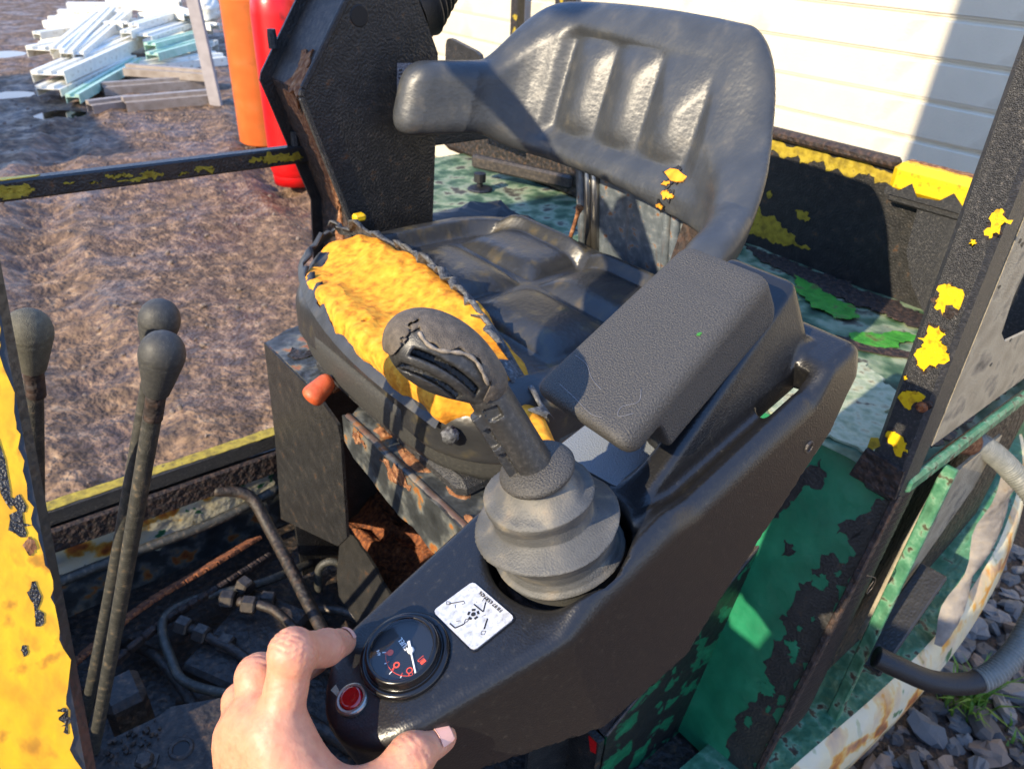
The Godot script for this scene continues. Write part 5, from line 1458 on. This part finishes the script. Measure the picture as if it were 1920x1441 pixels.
func torn_strip(path: Array, wid: float, sd: int, curl: Vector3) -> SurfaceTool:
	var s := st_new(true)
	var pp := smooth_path(path, 9)
	var r := RandomNumberGenerator.new(); r.seed = sd
	var ws := []; var hs := []
	for i in pp.size():
		var big := r.randf()
		ws.append(wid * (r.randf_range(.05, .4) if big < .35 else r.randf_range(.6, 1.5))); hs.append(r.randf_range(-.008, .010) if big > .35 else -.004)
	var rows := []
	for i in pp.size():
		var d := (pp[mini(i + 1, pp.size() - 1)] - pp[maxi(i - 1, 0)]).normalized()
		var o := d.cross(Vector3.UP).normalized()
		var c: Vector3 = pp[i]
		var e: Vector3 = c + o * float(ws[i]) + curl * float(ws[i]) + Vector3.UP * float(hs[i])
		var m := (c + e) * .5 + Vector3(0, .004, 0) + Vector3.UP * float(hs[i]) * .5
		rows.append([c - o * .008 - Vector3(0, .012, 0), c, m, e, e - Vector3(0, .0035, 0) - o * .001, m - Vector3(0, .004, 0), c - Vector3(0, .012, 0)])
	for i in rows.size() - 1:
		for k in 6: quad(s, rows[i][k], rows[i + 1][k], rows[i + 1][k + 1], rows[i][k + 1])
	return s

func build_seat():
	var t := thing("operator_seat", "black vinyl operator seat with wrap round back and torn yellow foam", "seat", Vector3(.62, 1.0, -.80))
	seat_root = t
	var s := st_new(true)
	put("backrest", nets(back_d, Vector3(.60, 1.20, -1.17), Vector3(.98, 1.56, -.44), .0050, .035), M["vinyl"], t, false, "low grey black vinyl backrest with three pads and curved wings")
	put("cushion", nets(cushion_d, Vector3(.31, 1.03, -1.13), Vector3(.92, 1.21, -.46), .0050), M["vinyl_wet"], t, false, "black vinyl cushion with quilted panels, wet in its seams")
	put("foam", nets(foam_d, Vector3(.33, 1.05, -1.14), Vector3(.60, 1.23, -.44), .0040), M["foam"], t, false, "bare crumbling yellow foam along the front of the cushion")
	put("torn_cover", torn_strip([Vector3(.54, 1.172, -1.105), Vector3(.565, 1.180, -1.04), Vector3(.575, 1.178, -.95), Vector3(.58, 1.176, -.87), Vector3(.572, 1.170, -.79), Vector3(.55, 1.162, -.70), Vector3(.52, 1.152, -.61), Vector3(.495, 1.140, -.52)], .020, 5, Vector3(0, .6, 0)), M["vinyl_torn"], t, false, "ragged grey edge of the torn vinyl")
	put("torn_cover", torn_strip([Vector3(.412, 1.112, -.62), Vector3(.402, 1.118, -.76), Vector3(.406, 1.126, -.88), Vector3(.424, 1.140, -.99), Vector3(.462, 1.156, -1.075), Vector3(.53, 1.168, -1.112)], .013, 6, Vector3(0, .5, 0)), M["vinyl"], t, false, "ragged grey edge of the torn vinyl")
	# base shell of the seat, with a lip
	s = st_new(true)
	var ring := []
	for k in 64:
		var a := TAU * k / 64.0
		var c := cos(a); var sn := sin(a)
		var rr := 1.0 / pow(pow(absf(c), 3.6) + pow(absf(sn), 3.6), 1.0 / 3.6)
		ring.append(Vector2(.640 + .236 * rr * c, -.818 + .287 * rr * sn))
	var prof := [[0.90, 1.018], [0.97, 1.022], [1.0, 1.035], [1.012, 1.066], [1.012, 1.084], [0.99, 1.088], [0.93, 1.080]]
	for k in 64:
		var k2 := (k + 1) % 64
		for j in prof.size() - 1:
			var f := func(kk, jj):
				var q: Vector2 = ring[kk]
				return Vector3(.640 + (q.x - .640) * prof[jj][0], prof[jj][1], -.818 + (q.y + .818) * prof[jj][0])
			tri_out(s, f.call(k, j), f.call(k2, j), f.call(k2, j + 1), Vector3(.640, 1.05, -.818)); tri_out(s, f.call(k, j), f.call(k2, j + 1), f.call(k, j + 1), Vector3(.640, 1.05, -.818))
	put("base_shell", s, M["knob"], t)
	s = st_new()
	bx(s, at(Vector3(.62, 1.01, -.79)), Vector3(.40, .03, .40), .01)
	put("slide_plate", s, M["black_rough"], t)
	s = st_new(true)
	grid(s, 8, 10, func(u, v):
		var th: float = u * PI; var ph: float = v * TAU if v < .999 else 0.0
		return Vector3(.412, 1.098, -.60) + Vector3(sin(th) * cos(ph), cos(th), sin(th) * sin(ph)) * (.011 + .003 * lump.get_noise_3d(u * 40.0, v * 9.0, 2.0)))
	put("vinyl_lump", s, M["vinyl_torn"], t)
	# steel bracket under the backrest with fluted edge
	s = st_new()
	slab(s, Vector3(.905, 1.10, 0), Vector3(0, 0, 1), Vector3(-.12, 1.0, 0).normalized(), PackedVector2Array([Vector2(-.90, .0), Vector2(-.66, .0), Vector2(-.64, .22), Vector2(-.91, .22)]), .006, Vector3(-1, -.12, 0).normalized())
	var br := put("back_bracket", s, M["bracket_steel"], t, false, "blue grey steel bracket under the backrest")
	for q in [-.888, -.872, -.856, -.70, -.684]:
		s = st_new(true)
		tube(s, PackedVector3Array([Vector3(.898, 1.10, q), Vector3(.884, 1.20, q - .001), Vector3(.870, 1.315, q - .002)]), func(_t): return .0075, 10)
		put("flute", s, M["nickel"] if q < -.85 and q > -.88 else M["bracket_steel"], br)
	s = st_new(true)
	tube(s, smooth_path([Vector3(.845, 1.165, -.872), Vector3(.848, 1.195, -.866), Vector3(.852, 1.222, -.862)], 4), func(tt): return .0035 + .003 * smoothstep(.75, .95, tt), 8)
	put("adjuster_rod", s, M["rust_flake"], t)
	# rusty steel backing that shows below the near wing
	s = st_new(true)
	grid(s, 22, 8, func(u, v):
		var l: float = u * .24
		var y: float = lerpf(1.19, pw(.755 + l, [.715, .80, .86], [1.245, 1.268, 1.288]) + .03, v)
		var xr: float = .897 + (y - 1.5) * .30
		var zs := -.783 + .279 + .010
		var x0 := .755
		var run: float = xr - .135 - x0
		if l < run: return Vector3(x0 + l, y, zs)
		var a: float = minf((l - run) / .145, PI * .5)
		return Vector3(xr - .135 + .145 * sin(a), y, -.783 + .144 + .145 * cos(a)))
	put("wing_backing", s, M["rust_dark"], t, false, "rusty brown backing of the near wing")
	# welt along the near wing and top
	var pts := []
	for q in [[.765, 1.362], [.80, 1.375], [.83, 1.392], [.852, 1.42], [.868, 1.45], [.882, 1.478]]:
		pts.append(surface_point(Vector3(q[0], q[1], -.53), Vector3(0, 0, 1)))
	# small tears showing foam
	for q in [[Vector3(.8216, 1.3270, -.6517), 0.013, 3], [Vector3(.812, 1.318, -.659), .006, 6], [Vector3(.8075, 1.3050, -.6503), .008, 4], [Vector3(.8064, 1.2880, -.6577), .006, 5]]:
		var fp: Vector3 = q[0]
		for k in 12:
			fp -= grad(fp) * back_d(fp) * 0.7
		var nn := grad(fp)
		var uu := nn.cross(Vector3.UP).normalized(); var vv := uu.cross(nn).normalized()
		if vv.y < 0: vv = -vv
		var f3 := st_new()
		slab(f3, fp + nn * .0006, uu, vv, ragged(blob(0, 0, float(q[1]) * 1.25, float(q[1]) * 1.0, 720 + int(q[2]), .5), .6, 3, int(q[2]) + 9), .0012, nn)
		put("tear_edge", f3, M["hose_rubber"], t)
		var f2 := st_new()
		slab(f2, fp + nn * .0008, uu, vv, ragged(blob(0, 0, q[1], q[1] * .62, 700 + int(q[2]), .55), .6, 3, int(q[2])), .0026, nn)
		put("foam_tear", f2, M["foam"], t)
	s = st_new()
	bx(s, at(Vector3(.575, 1.185, -1.10)), Vector3(.02, .012, .016), .003)
	put("foam_scrap", s, M["yellow_chip"], t)

func grad(p: Vector3) -> Vector3:
	var e := .002
	var d := back_d(p)
	return Vector3(back_d(p + Vector3(e, 0, 0)) - d, back_d(p + Vector3(0, e, 0)) - d, back_d(p + Vector3(0, 0, e)) - d).normalized()

func surface_point(p: Vector3, _dir: Vector3) -> Vector3:
	for k in 10: p -= grad(p) * back_d(p) * .8
	return p

# ---------------------------------------------------------------- levers and hoses
func build_levers():
	var L := [
		["tall black travel lever nearest the camera, its pear knob in front of the other", Vector3(.1265, 1.297, -.6095), Vector3(.1155, 1.252, -.620), [Vector3(.040, .92, -.731), Vector3(-.040, .575, -.848)], "knob", 0.82],
		["travel lever whose knob peeps out behind the front lever", Vector3(.146, 1.293, -.682), Vector3(.134, 1.246, -.692), [Vector3(.045, .887, -.810), Vector3(-.047, .524, -.936)], "knob", 0.80],
		["dusty lever at the left edge beside the yellow pillar", Vector3(.0425, 1.326, -.650), Vector3(.036, 1.278, -.662), [Vector3(-.010, 1.0, -.79), Vector3(-.063, .711, -.931)], "knob_dusty", 0.76]]
	for q in L:
		var base: Vector3 = q[3][-1]
		var t := thing("travel_lever", q[0], "lever", base)
		var topp: Vector3 = q[1]; var low: Vector3 = q[2]
		var ax := (topp - low).normalized()
		var k: float = q[5]
		low = topp + ax * .002 - ax * .0772 * k * .72
		var s := st_new(true)
		lathe(s, at(low, ax.cross(Vector3(0, 0, 1)), ax), [Vector2(.0, .0), Vector2(.0115 * k, .0), Vector2(.0130 * k, .002 * k), Vector2(.0170 * k, .020 * k), Vector2(.0218 * k, .0425 * k), Vector2(.0224 * k, .046 * k), Vector2(.02215 * k, .0475 * k), Vector2(.0228 * k, .049 * k), Vector2(.0228 * k, .055 * k), Vector2(.0205 * k, .064 * k), Vector2(.0165 * k, .0705 * k), Vector2(.0110 * k, .0748 * k), Vector2(.0055 * k, .0768 * k), Vector2(.0, .0772 * k)], 40)
		put("knob", s, M[q[4]], t)
		s = st_new(true)
		var path := [low]
		path.append_array(q[3])
		tube(s, smooth_path(path, 8), func(_t): return .0098 * k, 16)
		put("rod", s, M["lever_rod"], t)
		s = st_new(true)
		tube(s, smooth_path([low - ax * .028, low - ax * .012, low + ax * .001], 3), func(_t): return .0102 * k, 16)
		put("bare_neck", s, M["rust_dark"], t)
	# orange handle under the seat
	var t2 := thing("seat_release", "orange rubber handle on a thin rod under the seat", "handle", Vector3(.43, 1.0, -.90))
	var s2 := st_new(true)
	tube(s2, smooth_path([Vector3(.360, 1.016, -.884), Vector3(.366, 1.020, -.884), Vector3(.382, 1.027, -.887), Vector3(.396, 1.033, -.890), Vector3(.403, 1.035, -.891)], 5), func(tt): return lerpf(.0185, .0135, tt) * sqrt(maxf(1.0 - pow(absf(tt * 2.0 - 1.0), 6.0), .05)), 18)
	put("grip", s2, M["orange_grip"], t2)
	s2 = st_new(true)
	tube(s2, PackedVector3Array([Vector3(.40, 1.035, -.892), Vector3(.46, 1.045, -.91), Vector3(.55, 1.05, -.93)]), func(_t): return .0035, 8)
	put("rod", s2, M["steel"], t2)

func build_hoses():
	var path := [Vector3(1.20, .93, -.31), Vector3(1.27, .90, -.29), Vector3(1.334, .845, -.25), Vector3(1.34, .797, -.187), Vector3(1.29, .727, -.129), Vector3(1.207, .667, -.106), Vector3(1.136, .632, -.105), Vector3(1.079, .616, -.124), Vector3(1.026, .622, -.162), Vector3(.989, .640, -.205), Vector3(.97, .65, -.235)]
	var t := thing("coolant_hose", "ribbed grey and black hose looping out of the digger's side", "hose", Vector3(1.0, .62, -.25))
	var pp := smooth_path(path, 10)
	var cut := int(pp.size() * .68)
	var a := PackedVector3Array(); var b := PackedVector3Array()
	for i in pp.size():
		if i <= cut: a.append(pp[i])
		if i >= cut - 1: b.append(pp[i])
	# resample the ribbed part finely
	var fine := PackedVector3Array()
	for i in a.size() - 1:
		for k in 8: fine.append(a[i].lerp(a[i + 1], k / 8.0))
	var s := st_new(true)
	tube(s, fine, func(tt): return .0185 + .0010 * sin(tt * 620.0), 18)
	put("ribbed_hose", s, M["hose_grey"], t)
	s = st_new(true)
	tube(s, b, func(_t): return .0172, 18)
	put("plain_hose", s, M["hose_rubber"], t)
	s = st_new(true)
	tube(s, PackedVector3Array([Vector3(1.16, .945, -.325), Vector3(1.20, .93, -.31), Vector3(1.235, .915, -.30)]), func(_t): return .022, 16)
	put("hose_clip", s, M["rust_flake"], t)
	# thin wire clip hanging on the edge strip
	s = st_new(true)
	var wc := []
	for q in [Vector3(.875, .86, -.262), Vector3(.90, .845, -.25), Vector3(.905, .815, -.25), Vector3(.89, .80, -.252), Vector3(.885, .82, -.252), Vector3(.895, .84, -.25)]: wc.append(Vector3(.884, .846, -.262) + (q - Vector3(.89, .83, -.262)) * .6)
	tube(s, smooth_path(wc, 6), func(_t): return .0008, 6)
	single("wire_clip", s, M["steel"], "bent thin wire clip hanging on the housing's edge strip", "wire")

# ---------------------------------------------------------------- things standing in the yard
func profile_mesh(w: float, h: float, l: float, ribs: int) -> ArrayMesh:
	# window profile: a hollow section with ridges on its upper face, open at the ends
	var sec := PackedVector2Array()
	sec.append(Vector2(-w / 2, 0))
	var tops := []
	for k in ribs:
		var x0 := -w / 2 + w * k / ribs; var x1 := -w / 2 + w * (k + 1) / ribs
		var hh := h * (1.0 if k % 2 == 0 else 0.72)
		tops.append(Vector2(x0, hh)); tops.append(Vector2(x1 - .001, hh))
	sec.append_array(PackedVector2Array(tops))
	sec.append(Vector2(w / 2, 0))
	var th := .006
	sec.append(Vector2(w / 2 - th, 0)); sec.append(Vector2(w / 2 - th, h * .72 - th)); sec.append(Vector2(-w / 2 + th, h * .72 - th)); sec.append(Vector2(-w / 2 + th, 0))
	var s := st_new()
	slab(s, Vector3(-l / 2, 0, 0), Vector3(0, 0, 1), Vector3.UP, sec, l, Vector3.RIGHT)
	s.generate_normals()
	return s.commit()

func build_yard_things():
	# gas cylinders
	var s := st_new(true)
	var c := thing("orange_cylinder", "tall faded orange cylinder standing on the mud, left of the red one", "cylinder", Vector3(2.40, 0, -6.08))
	lathe(s, at(Vector3(2.40, 0, -6.08)), [Vector2(0, .0), Vector2(.19, .0), Vector2(.205, .015), Vector2(.205, 1.02), Vector2(.212, 1.03), Vector2(.212, 1.06), Vector2(.205, 1.07), Vector2(.205, 1.45), Vector2(.18, 1.52), Vector2(.10, 1.56), Vector2(0, 1.57)], 48)
	put("body", s, M["orange_plastic"], c)
	s = st_new(true)
	c = thing("gas_cylinder", "red gas cylinder standing behind the far handrail", "gas cylinder", Vector3(2.14, 0, -4.97))
	lathe(s, at(Vector3(2.14, 0, -4.97)), [Vector2(0, .03), Vector2(.12, .03), Vector2(.15, .06), Vector2(.163, .10), Vector2(.166, .16), Vector2(.166, 1.05), Vector2(.16, 1.12), Vector2(.13, 1.19), Vector2(.07, 1.22), Vector2(0, 1.23)], 48)
	put("body", s, M["red_paint"], c)
	s = st_new(true)
	lathe(s, at(Vector3(2.14, 0, -4.97)), [Vector2(.135, 0), Vector2(.150, 0), Vector2(.152, .06), Vector2(.147, .09)], 40)
	put("foot_ring", s, M["red_paint"], c)
	s = st_new(true)
	lathe(s, at(Vector3(2.14, 1.21, -4.97)), [Vector2(0, .16), Vector2(.02, .16), Vector2(.03, .13), Vector2(.02, .1), Vector2(.025, .02), Vector2(.04, .0)], 20)
	put("valve", s, M["nickel"], c)
	# unseen ribbed box added beyond the left edge to shade the mud before the heap
	c = thing("shadow_box", "grey ribbed box added unseen beyond the left edge to cast a shadow on the mud", "container", Vector3(-4.4, 0, -7.6))
	s = st_new()
	bx(s, at(Vector3(-4.4, 1.32, -7.6)), Vector3(2.4, 2.6, 3.6), 0.03)
	put("body", s, M["shed_grey"], c)
	s = st_new()
	for k in 14: bx(s, at(Vector3(-3.185, 1.32, -9.2 + k * .246)), Vector3(.05, 2.4, .10), 0.015)
	put("ribs", s, M["shed_grey"], c)
	# board on end
	s = st_new()
	bar(s, Vector3(2.52, 0.0, -7.50), Vector3(2.42, 1.7, -7.52), .13, .035, Vector3(.5, 0, .8), .004)
	single("upright_board", s, M["board_grey"], "narrow grey white board standing on end, left of the orange cylinder", "board")
	# heap of window profiles
	var P := [
		[Vector3(1.358, .13, -8.523), Vector3(2.55, .17, -10.2), .30, .11, 5, "pvc", "broad ridged white profile lying across the front of the heap"],
		[Vector3(1.30, .05, -8.36), Vector3(2.38, .08, -9.78), .22, .09, 4, "pvc", "white profile on the ground at the left front of the heap"],
		[Vector3(1.43, .03, -8.05), Vector3(2.43, .06, -9.6), .12, .08, 3, "pvc_green", "pale green profile along the lower front of the heap"],
		[Vector3(1.607, .26, -9.267), Vector3(2.72, .32, -11.9), .12, .08, 3, "pvc", "uppermost of three long parallel white profiles slanting across the heap's left half"],
		[Vector3(1.66, .24, -9.10), Vector3(2.83, .34, -11.9), .12, .08, 3, "pvc", "middle of three long parallel white profiles slanting across the heap's left half"],
		[Vector3(1.76, .22, -9.12), Vector3(2.90, .32, -11.5), .12, .08, 3, "pvc", "lowest of three long parallel white profiles slanting across the heap's left half"],
		[Vector3(1.73, .20, -10.9), Vector3(2.45, .22, -11.3), .12, .08, 3, "pvc", "short white profile poking out at the heap's far left end"],
		[Vector3(1.95, .26, -11.4), Vector3(2.65, .30, -10.6), .14, .08, 3, "pvc", ""],
		[Vector3(2.2, .32, -11.9), Vector3(3.0, .32, -11.6), .16, .08, 3, "pvc", ""],
		[Vector3(2.4, .36, -12.3), Vector3(3.2, .36, -12.0), .16, .08, 3, "pvc", ""],
		[Vector3(1.49, .0, -7.74), Vector3(1.86, .0, -7.80), .13, .10, 2, "pvc_brown", "short brown profile at the near end of the heap"],
		[Vector3(1.76, .0, -7.66), Vector3(2.60, .0, -7.63), .15, .12, 2, "pvc_brown", "long grey brown profile lying nearest in the heap"],
		[Vector3(1.78, .0, -8.46), Vector3(2.83, .0, -8.40), .13, .11, 2, "pvc_brown", "grey profile lying behind the nearest brown one"],
		[Vector3(2.12, .10, -8.85), Vector3(2.80, .08, -8.25), .14, .10, 2, "pvc_brown", "grey profile slanting down towards the upright board"],
		[Vector3(2.55, .13, -9.4), Vector3(3.29, .16, -9.95), .16, .08, 3, "pvc_green", "pale green profile beside the upright board"],
		[Vector3(2.60, .20, -9.6), Vector3(3.45, .20, -10.4), .14, .08, 3, "pvc_green", "pale green profile resting higher, beside the upright board"],
		[Vector3(2.62, .26, -9.85), Vector3(3.46, .28, -10.8), .18, .08, 4, "pvc", ""],
		[Vector3(2.44, .30, -9.85), Vector3(3.35, .33, -11.05), .12, .08, 3, "pvc", ""],
		[Vector3(2.60, .34, -10.1), Vector3(3.34, .37, -10.9), .12, .08, 3, "pvc", ""],
		[Vector3(3.2, .36, -12.1), Vector3(3.37, .38, -10.5), .14, .08, 3, "pvc", ""],
		[Vector3(3.5, .36, -12.1), Vector3(3.52, .36, -10.6), .14, .08, 3, "pvc", ""],
		[Vector3(3.15, .28, -11.7), Vector3(3.6, .28, -10.3), .14, .08, 3, "pvc", ""],
		[Vector3(2.9, .40, -12.3), Vector3(3.7, .40, -11.8), .16, .08, 3, "pvc", ""],
		[Vector3(1.6, .10, -10.2), Vector3(3.4, .10, -11.9), .30, .12, 4, "pvc", ""],
		[Vector3(1.9, .0, -11.6), Vector3(3.6, .0, -10.4), .30, .14, 4, "pvc", ""],
		[Vector3(2.2, .14, -12.4), Vector3(3.7, .14, -10.9), .34, .14, 4, "pvc", ""],
		[Vector3(2.1, .0, -9.5), Vector3(3.4, .0, -9.7), .3, .12, 4, "pvc", ""],
		[Vector3(1.7, .0, -9.2), Vector3(2.5, .0, -10.9), .3, .14, 4, "pvc", ""]]
	for q in P:
		var a: Vector3 = q[0]; var b: Vector3 = q[1]
		var o := MeshInstance3D.new()
		o.name = numbered(self, "window_profile")
		o.mesh = profile_mesh(q[2], q[3], a.distance_to(b), q[4])
		o.material_override = M[q[5]]
		add_child(o, true)
		o.transform = at((a + b) * .5, b - a)
		var lb: String = q[6]
		tag(o, lb if lb != "" else "white ridged plastic window profile in the upper part of the heap", "plastic profile", "window profiles heaped on the mud")
	s = st_new(true)
	grid(s, 12, 16, func(u, v):
		var th: float = u * PI; var ph: float = v * TAU if v < .999 else 0.0
		var d := Vector3(sin(th) * cos(ph), cos(th), sin(th) * sin(ph))
		return Vector3(3.62, .50, -10.6) + d * .17 * (1.0 + .45 * lump.get_noise_3dv(d * 2.6)))
	single("plastic_bag", s, M["pvc"], "crumpled white plastic bag on top of the heap", "bag")

# ---------------------------------------------------------------- the hand
func build_hand():
	var t := thing("person", "bare left hand gripping the front end of the console", "person", Vector3(.07, 1.2, -.28))
	var idx := [Vector3(.0728, 1.2104, -.2853), Vector3(.0949, 1.2486, -.3022), Vector3(.1190, 1.2249, -.3119), Vector3(.1353, 1.2062, -.3247)]
	var mid := [Vector3(.0676, 1.2035, -.3034), Vector3(.0790, 1.2165, -.3236), Vector3(.1015, 1.1898, -.3351), Vector3(.1232, 1.1716, -.3483)]
	var rng3 := [Vector3(.0600, 1.1870, -.3110), Vector3(.0680, 1.1900, -.3340), Vector3(.0890, 1.1650, -.3460), Vector3(.1050, 1.1500, -.3510)]
	var lit := [Vector3(.0550, 1.1680, -.3130), Vector3(.0630, 1.1680, -.3340), Vector3(.0800, 1.1460, -.3430), Vector3(.0940, 1.1320, -.3480)]
	var thb := [Vector3(.0786, 1.1719, -.2249), Vector3(.1080, 1.1757, -.2370), Vector3(.1362, 1.1807, -.2434), Vector3(.1589, 1.1766, -.2457)]
	var wrist := Vector3(.0487, 1.1480, -.2254)
	var bones := []
	for f in [[idx, .0135, .0124, .0108, .0090], [mid, .0137, .0126, .0110, .0092], [rng3, .0130, .0118, .0104, .0088], [lit, .0118, .0104, .0092, .0080]]:
		var j: Array = f[0]
		bones.append([[j[0], j[1], f[1], f[2]], [j[1], j[2], f[2] - .0004, f[3]], [j[2], j[3], f[3], f[4]]])
	var palm := [[idx[0], wrist, .0150, .022], [mid[0], wrist, .0150, .022], [rng3[0], wrist, .0140, .022], [lit[0], wrist, .0125, .021],
		[idx[0], mid[0], .0135, .0135], [mid[0], rng3[0], .0135, .0130], [rng3[0], lit[0], .0130, .0115], [thb[0], idx[0], .0130, .0120], [thb[0], wrist, .020, .023], [(idx[0] + wrist) * .5, thb[0], .017, .019]]
	palm.append([idx[0] + Vector3(.002, -.010, .006), thb[1] + Vector3(-.012, -.004, .002), .0125, .0135])
	var hd := func(p: Vector3) -> float:
		var d := 1e3
		for b in palm: d = smin(d, cap(p, b[0], b[1], b[2], b[3]), .014)
		for f in bones:
			var fd := 1e3
			for b in f: fd = smin(fd, cap(p, b[0], b[1], b[2], b[3]), .005)
			d = smin(d, fd, .0055)
		# thumb: own chain, webbed to the palm
		var td := cap(p, thb[0], thb[1], .0190, .0160)
		td = smin(td, cap(p, thb[1], thb[2], .0155, .0128), .006)
		var fl := cap(p, thb[2], thb[3], .0124, .0108)
		td = smin(td, fl, .004)
		d = smin(d, td, .016)
		# knuckles, tendons and fine skin folds
		for k in [[idx[1] + Vector3(-.001, .001, .001), .0127], [mid[1] + Vector3(-.001, .001, .001), .0128], [thb[2] + Vector3(0, .002, .002), .0130]]:
			d = smin(d, p.distance_to(k[0]) - k[1], .006)
		d += .00018 * lump.get_noise_3d(p.x * 160.0, p.y * 160.0, p.z * 160.0)
		var q1: float = (p - idx[1]).dot((idx[2] - idx[0]).normalized())
		if p.distance_to(idx[1]) < .017:
			for k in [-.0052, -.0016, .0018, .0050]:
				d += .00042 * exp(-pow((q1 - k) / .0007, 2.0))
		var q2: float = (p - mid[1]).dot((mid[2] - mid[0]).normalized())
		if p.distance_to(mid[1]) < .017:
			for k in [-.004, 0.0, .004]: d += .00036 * exp(-pow((q2 - k) / .0007, 2.0))
		var q3: float = (p - thb[2]).dot((thb[3] - thb[1]).normalized())
		if p.distance_to(thb[2]) < .018:
			for k in [-.005, -.001, .003]: d += .00036 * exp(-pow((q3 - k) / .0008, 2.0))
		var q4: float = (p - idx[2]).dot((idx[3] - idx[1]).normalized())
		if p.distance_to(idx[2]) < .014:
			for k in [-.002, .001]: d += .00034 * exp(-pow((q4 - k) / .0007, 2.0))
		d += .0005 * lump.get_noise_3d(p.x * 40.0, p.y * 40.0, p.z * 40.0)
		return d
	var body := nets(hd, Vector3(.02, 1.10, -.385), Vector3(.19, 1.275, -.195), .0022)
	var elbow := Vector3(-.21, 1.10, -.235)
	var arm := func(p: Vector3) -> float:
		return cap(p, wrist, elbow, .0250, .036)
	var st := SurfaceTool.new()
	st.begin(Mesh.PRIMITIVE_TRIANGLES)
	st.append_from(body, 0, Transform3D.IDENTITY)
	st.append_from(nets(arm, Vector3(-.26, 1.04, -.30), Vector3(.10, 1.20, -.17), .008), 0, Transform3D.IDENTITY)
	put("hand", st.commit(), M["skin"], t)
	# the rest of the photographer stands in front of the digger, behind and beside the camera: it shades the console's nose
	var jk := func(p: Vector3) -> float:
		var q := p - Vector3(-.52, 0, .06)
		var tor := (Vector3(q.x / .135, (p.y - 1.14) / .38, q.z / .215).length() - 1.0) * .14
		var d := smin(tor, cap(p, Vector3(-.52, 1.42, -.12), Vector3(-.52, 1.42, .24), .075, .075), .10)
		d = smin(d, cap(p, Vector3(-.52, 1.42, -.13), Vector3(-.40, 1.14, -.20), .066, .055), .05)
		d = smin(d, cap(p, Vector3(-.40, 1.14, -.20), Vector3(-.17, 1.105, -.235), .054, .045), .04)
		d = smin(d, cap(p, Vector3(-.52, 1.42, .25), Vector3(-.38, 1.24, .32), .070, .056), .05)
		d = smin(d, cap(p, Vector3(-.38, 1.24, .32), Vector3(-.12, 1.48, .14), .056, .044), .04)
		return smin(d, cap(p, Vector3(-.52, 1.44, .06), Vector3(-.51, 1.53, .06), .062, .058), .04)
	put("jacket", nets(jk, Vector3(-.72, .70, -.34), Vector3(-.04, 1.62, .46), .016, .04), M["cloth_dark"], t)
	var tr := func(p: Vector3) -> float:
		var d := cap(p, Vector3(-.50, .86, -0.010), Vector3(-.50, .10, -0.040), .098, .065)
		d = smin(d, cap(p, Vector3(-.50, .86, 0.140), Vector3(-.50, .10, 0.180), .098, .065), .04)
		return smin(d, cap(p, Vector3(-.50, .02, 0.180), Vector3(-.36, .03, 0.190), .05, .045), .03) if p.z > .07 else smin(d, cap(p, Vector3(-.50, .02, -0.040), Vector3(-.36, .03, -0.050), .05, .045), .03)
	put("trousers", nets(tr, Vector3(-.64, -.04, -0.180), Vector3(-.28, .98, 0.320), .018, .04), M["cloth_dark"], t)
	var hdm := func(p: Vector3) -> float:
		var q := p - Vector3(-.475, 1.665, 0.060)
		var d := (Vector3(q.x / .098, q.y / .118, q.z / .077).length() - 1.0) * .085
		d = smin(d, cap(p, Vector3(-.49, 1.510, 0.060), Vector3(-.48, 1.610, 0.060), .056, .058), .03)
		d = smin(d, cap(p, Vector3(-.388, 1.675, 0.060), Vector3(-.362, 1.642, 0.060), .012, .016), .015)
		d = smin(d, cap(p, Vector3(-.41, 1.590, 0.060), Vector3(-.385, 1.585, 0.060), .032, .024), .03)
		for k in [-1.0, 1.0]:
			d = smin(d, p.distance_to(Vector3(-.485, 1.660, +.06 + k * .078)) - .020, .012)
			d = smax(d, .016 - p.distance_to(Vector3(-.378, 1.682, +.06 + k * .032)), .014)
		return d
	put("head", nets(hdm, Vector3(-.60, 1.450, -0.050), Vector3(-.33, 1.800, 0.170), .007, .02), M["skin"], t)
	var hair := func(p: Vector3) -> float:
		var q := p - Vector3(-.485, 1.680, .06)
		var d := (Vector3(q.x / .104, q.y / .118, q.z / .084).length() - 1.0) * .09
		return smax(d, (p.x + .42) * .7 - (p.y - 1.72), .02)
	put("hair", nets(hair, Vector3(-.61, 1.53, -.04), Vector3(-.35, 1.82, .16), .008, .02), M["hose_rubber"], t)
	# nails of thumb and index finger
	for nl in [[thb[2], thb[3], .0116, .0075, "thumb_nail", Vector3(.25, 0, 0)], [idx[2], idx[3], .0094, .0055, "finger_nail", Vector3(.3, .3, -.6)]]:
		var e0: Vector3 = nl[1]
		var nd: Vector3 = (e0 - nl[0]).normalized()
		var eye: Vector3 = (cam_pos - e0).normalized()
		var up: Vector3 = (eye - nd * eye.dot(nd)).normalized() + nl[5]
		up = (up - nd * up.dot(nd)).normalized()
		var sd := nd.cross(up).normalized()
		var rad: float = nl[2]; var half: float = nl[3]
		var s := st_new(true)
		grid(s, 10, 8, func(u, v):
			var a: float = (v * 2.0 - 1.0) * .62
			var l: float = lerpf(-half, half, u)
			var r: float = rad + .0006 - .0006 * u
			var e: float = 1.0 - .35 * pow(absf(u * 2.0 - 1.0), 4.0)
			return e0 - nd * .002 + nd * (l * e) + up * cos(a * e) * r + sd * sin(a * e) * r)
		put(nl[4], s, M["nail"], t)
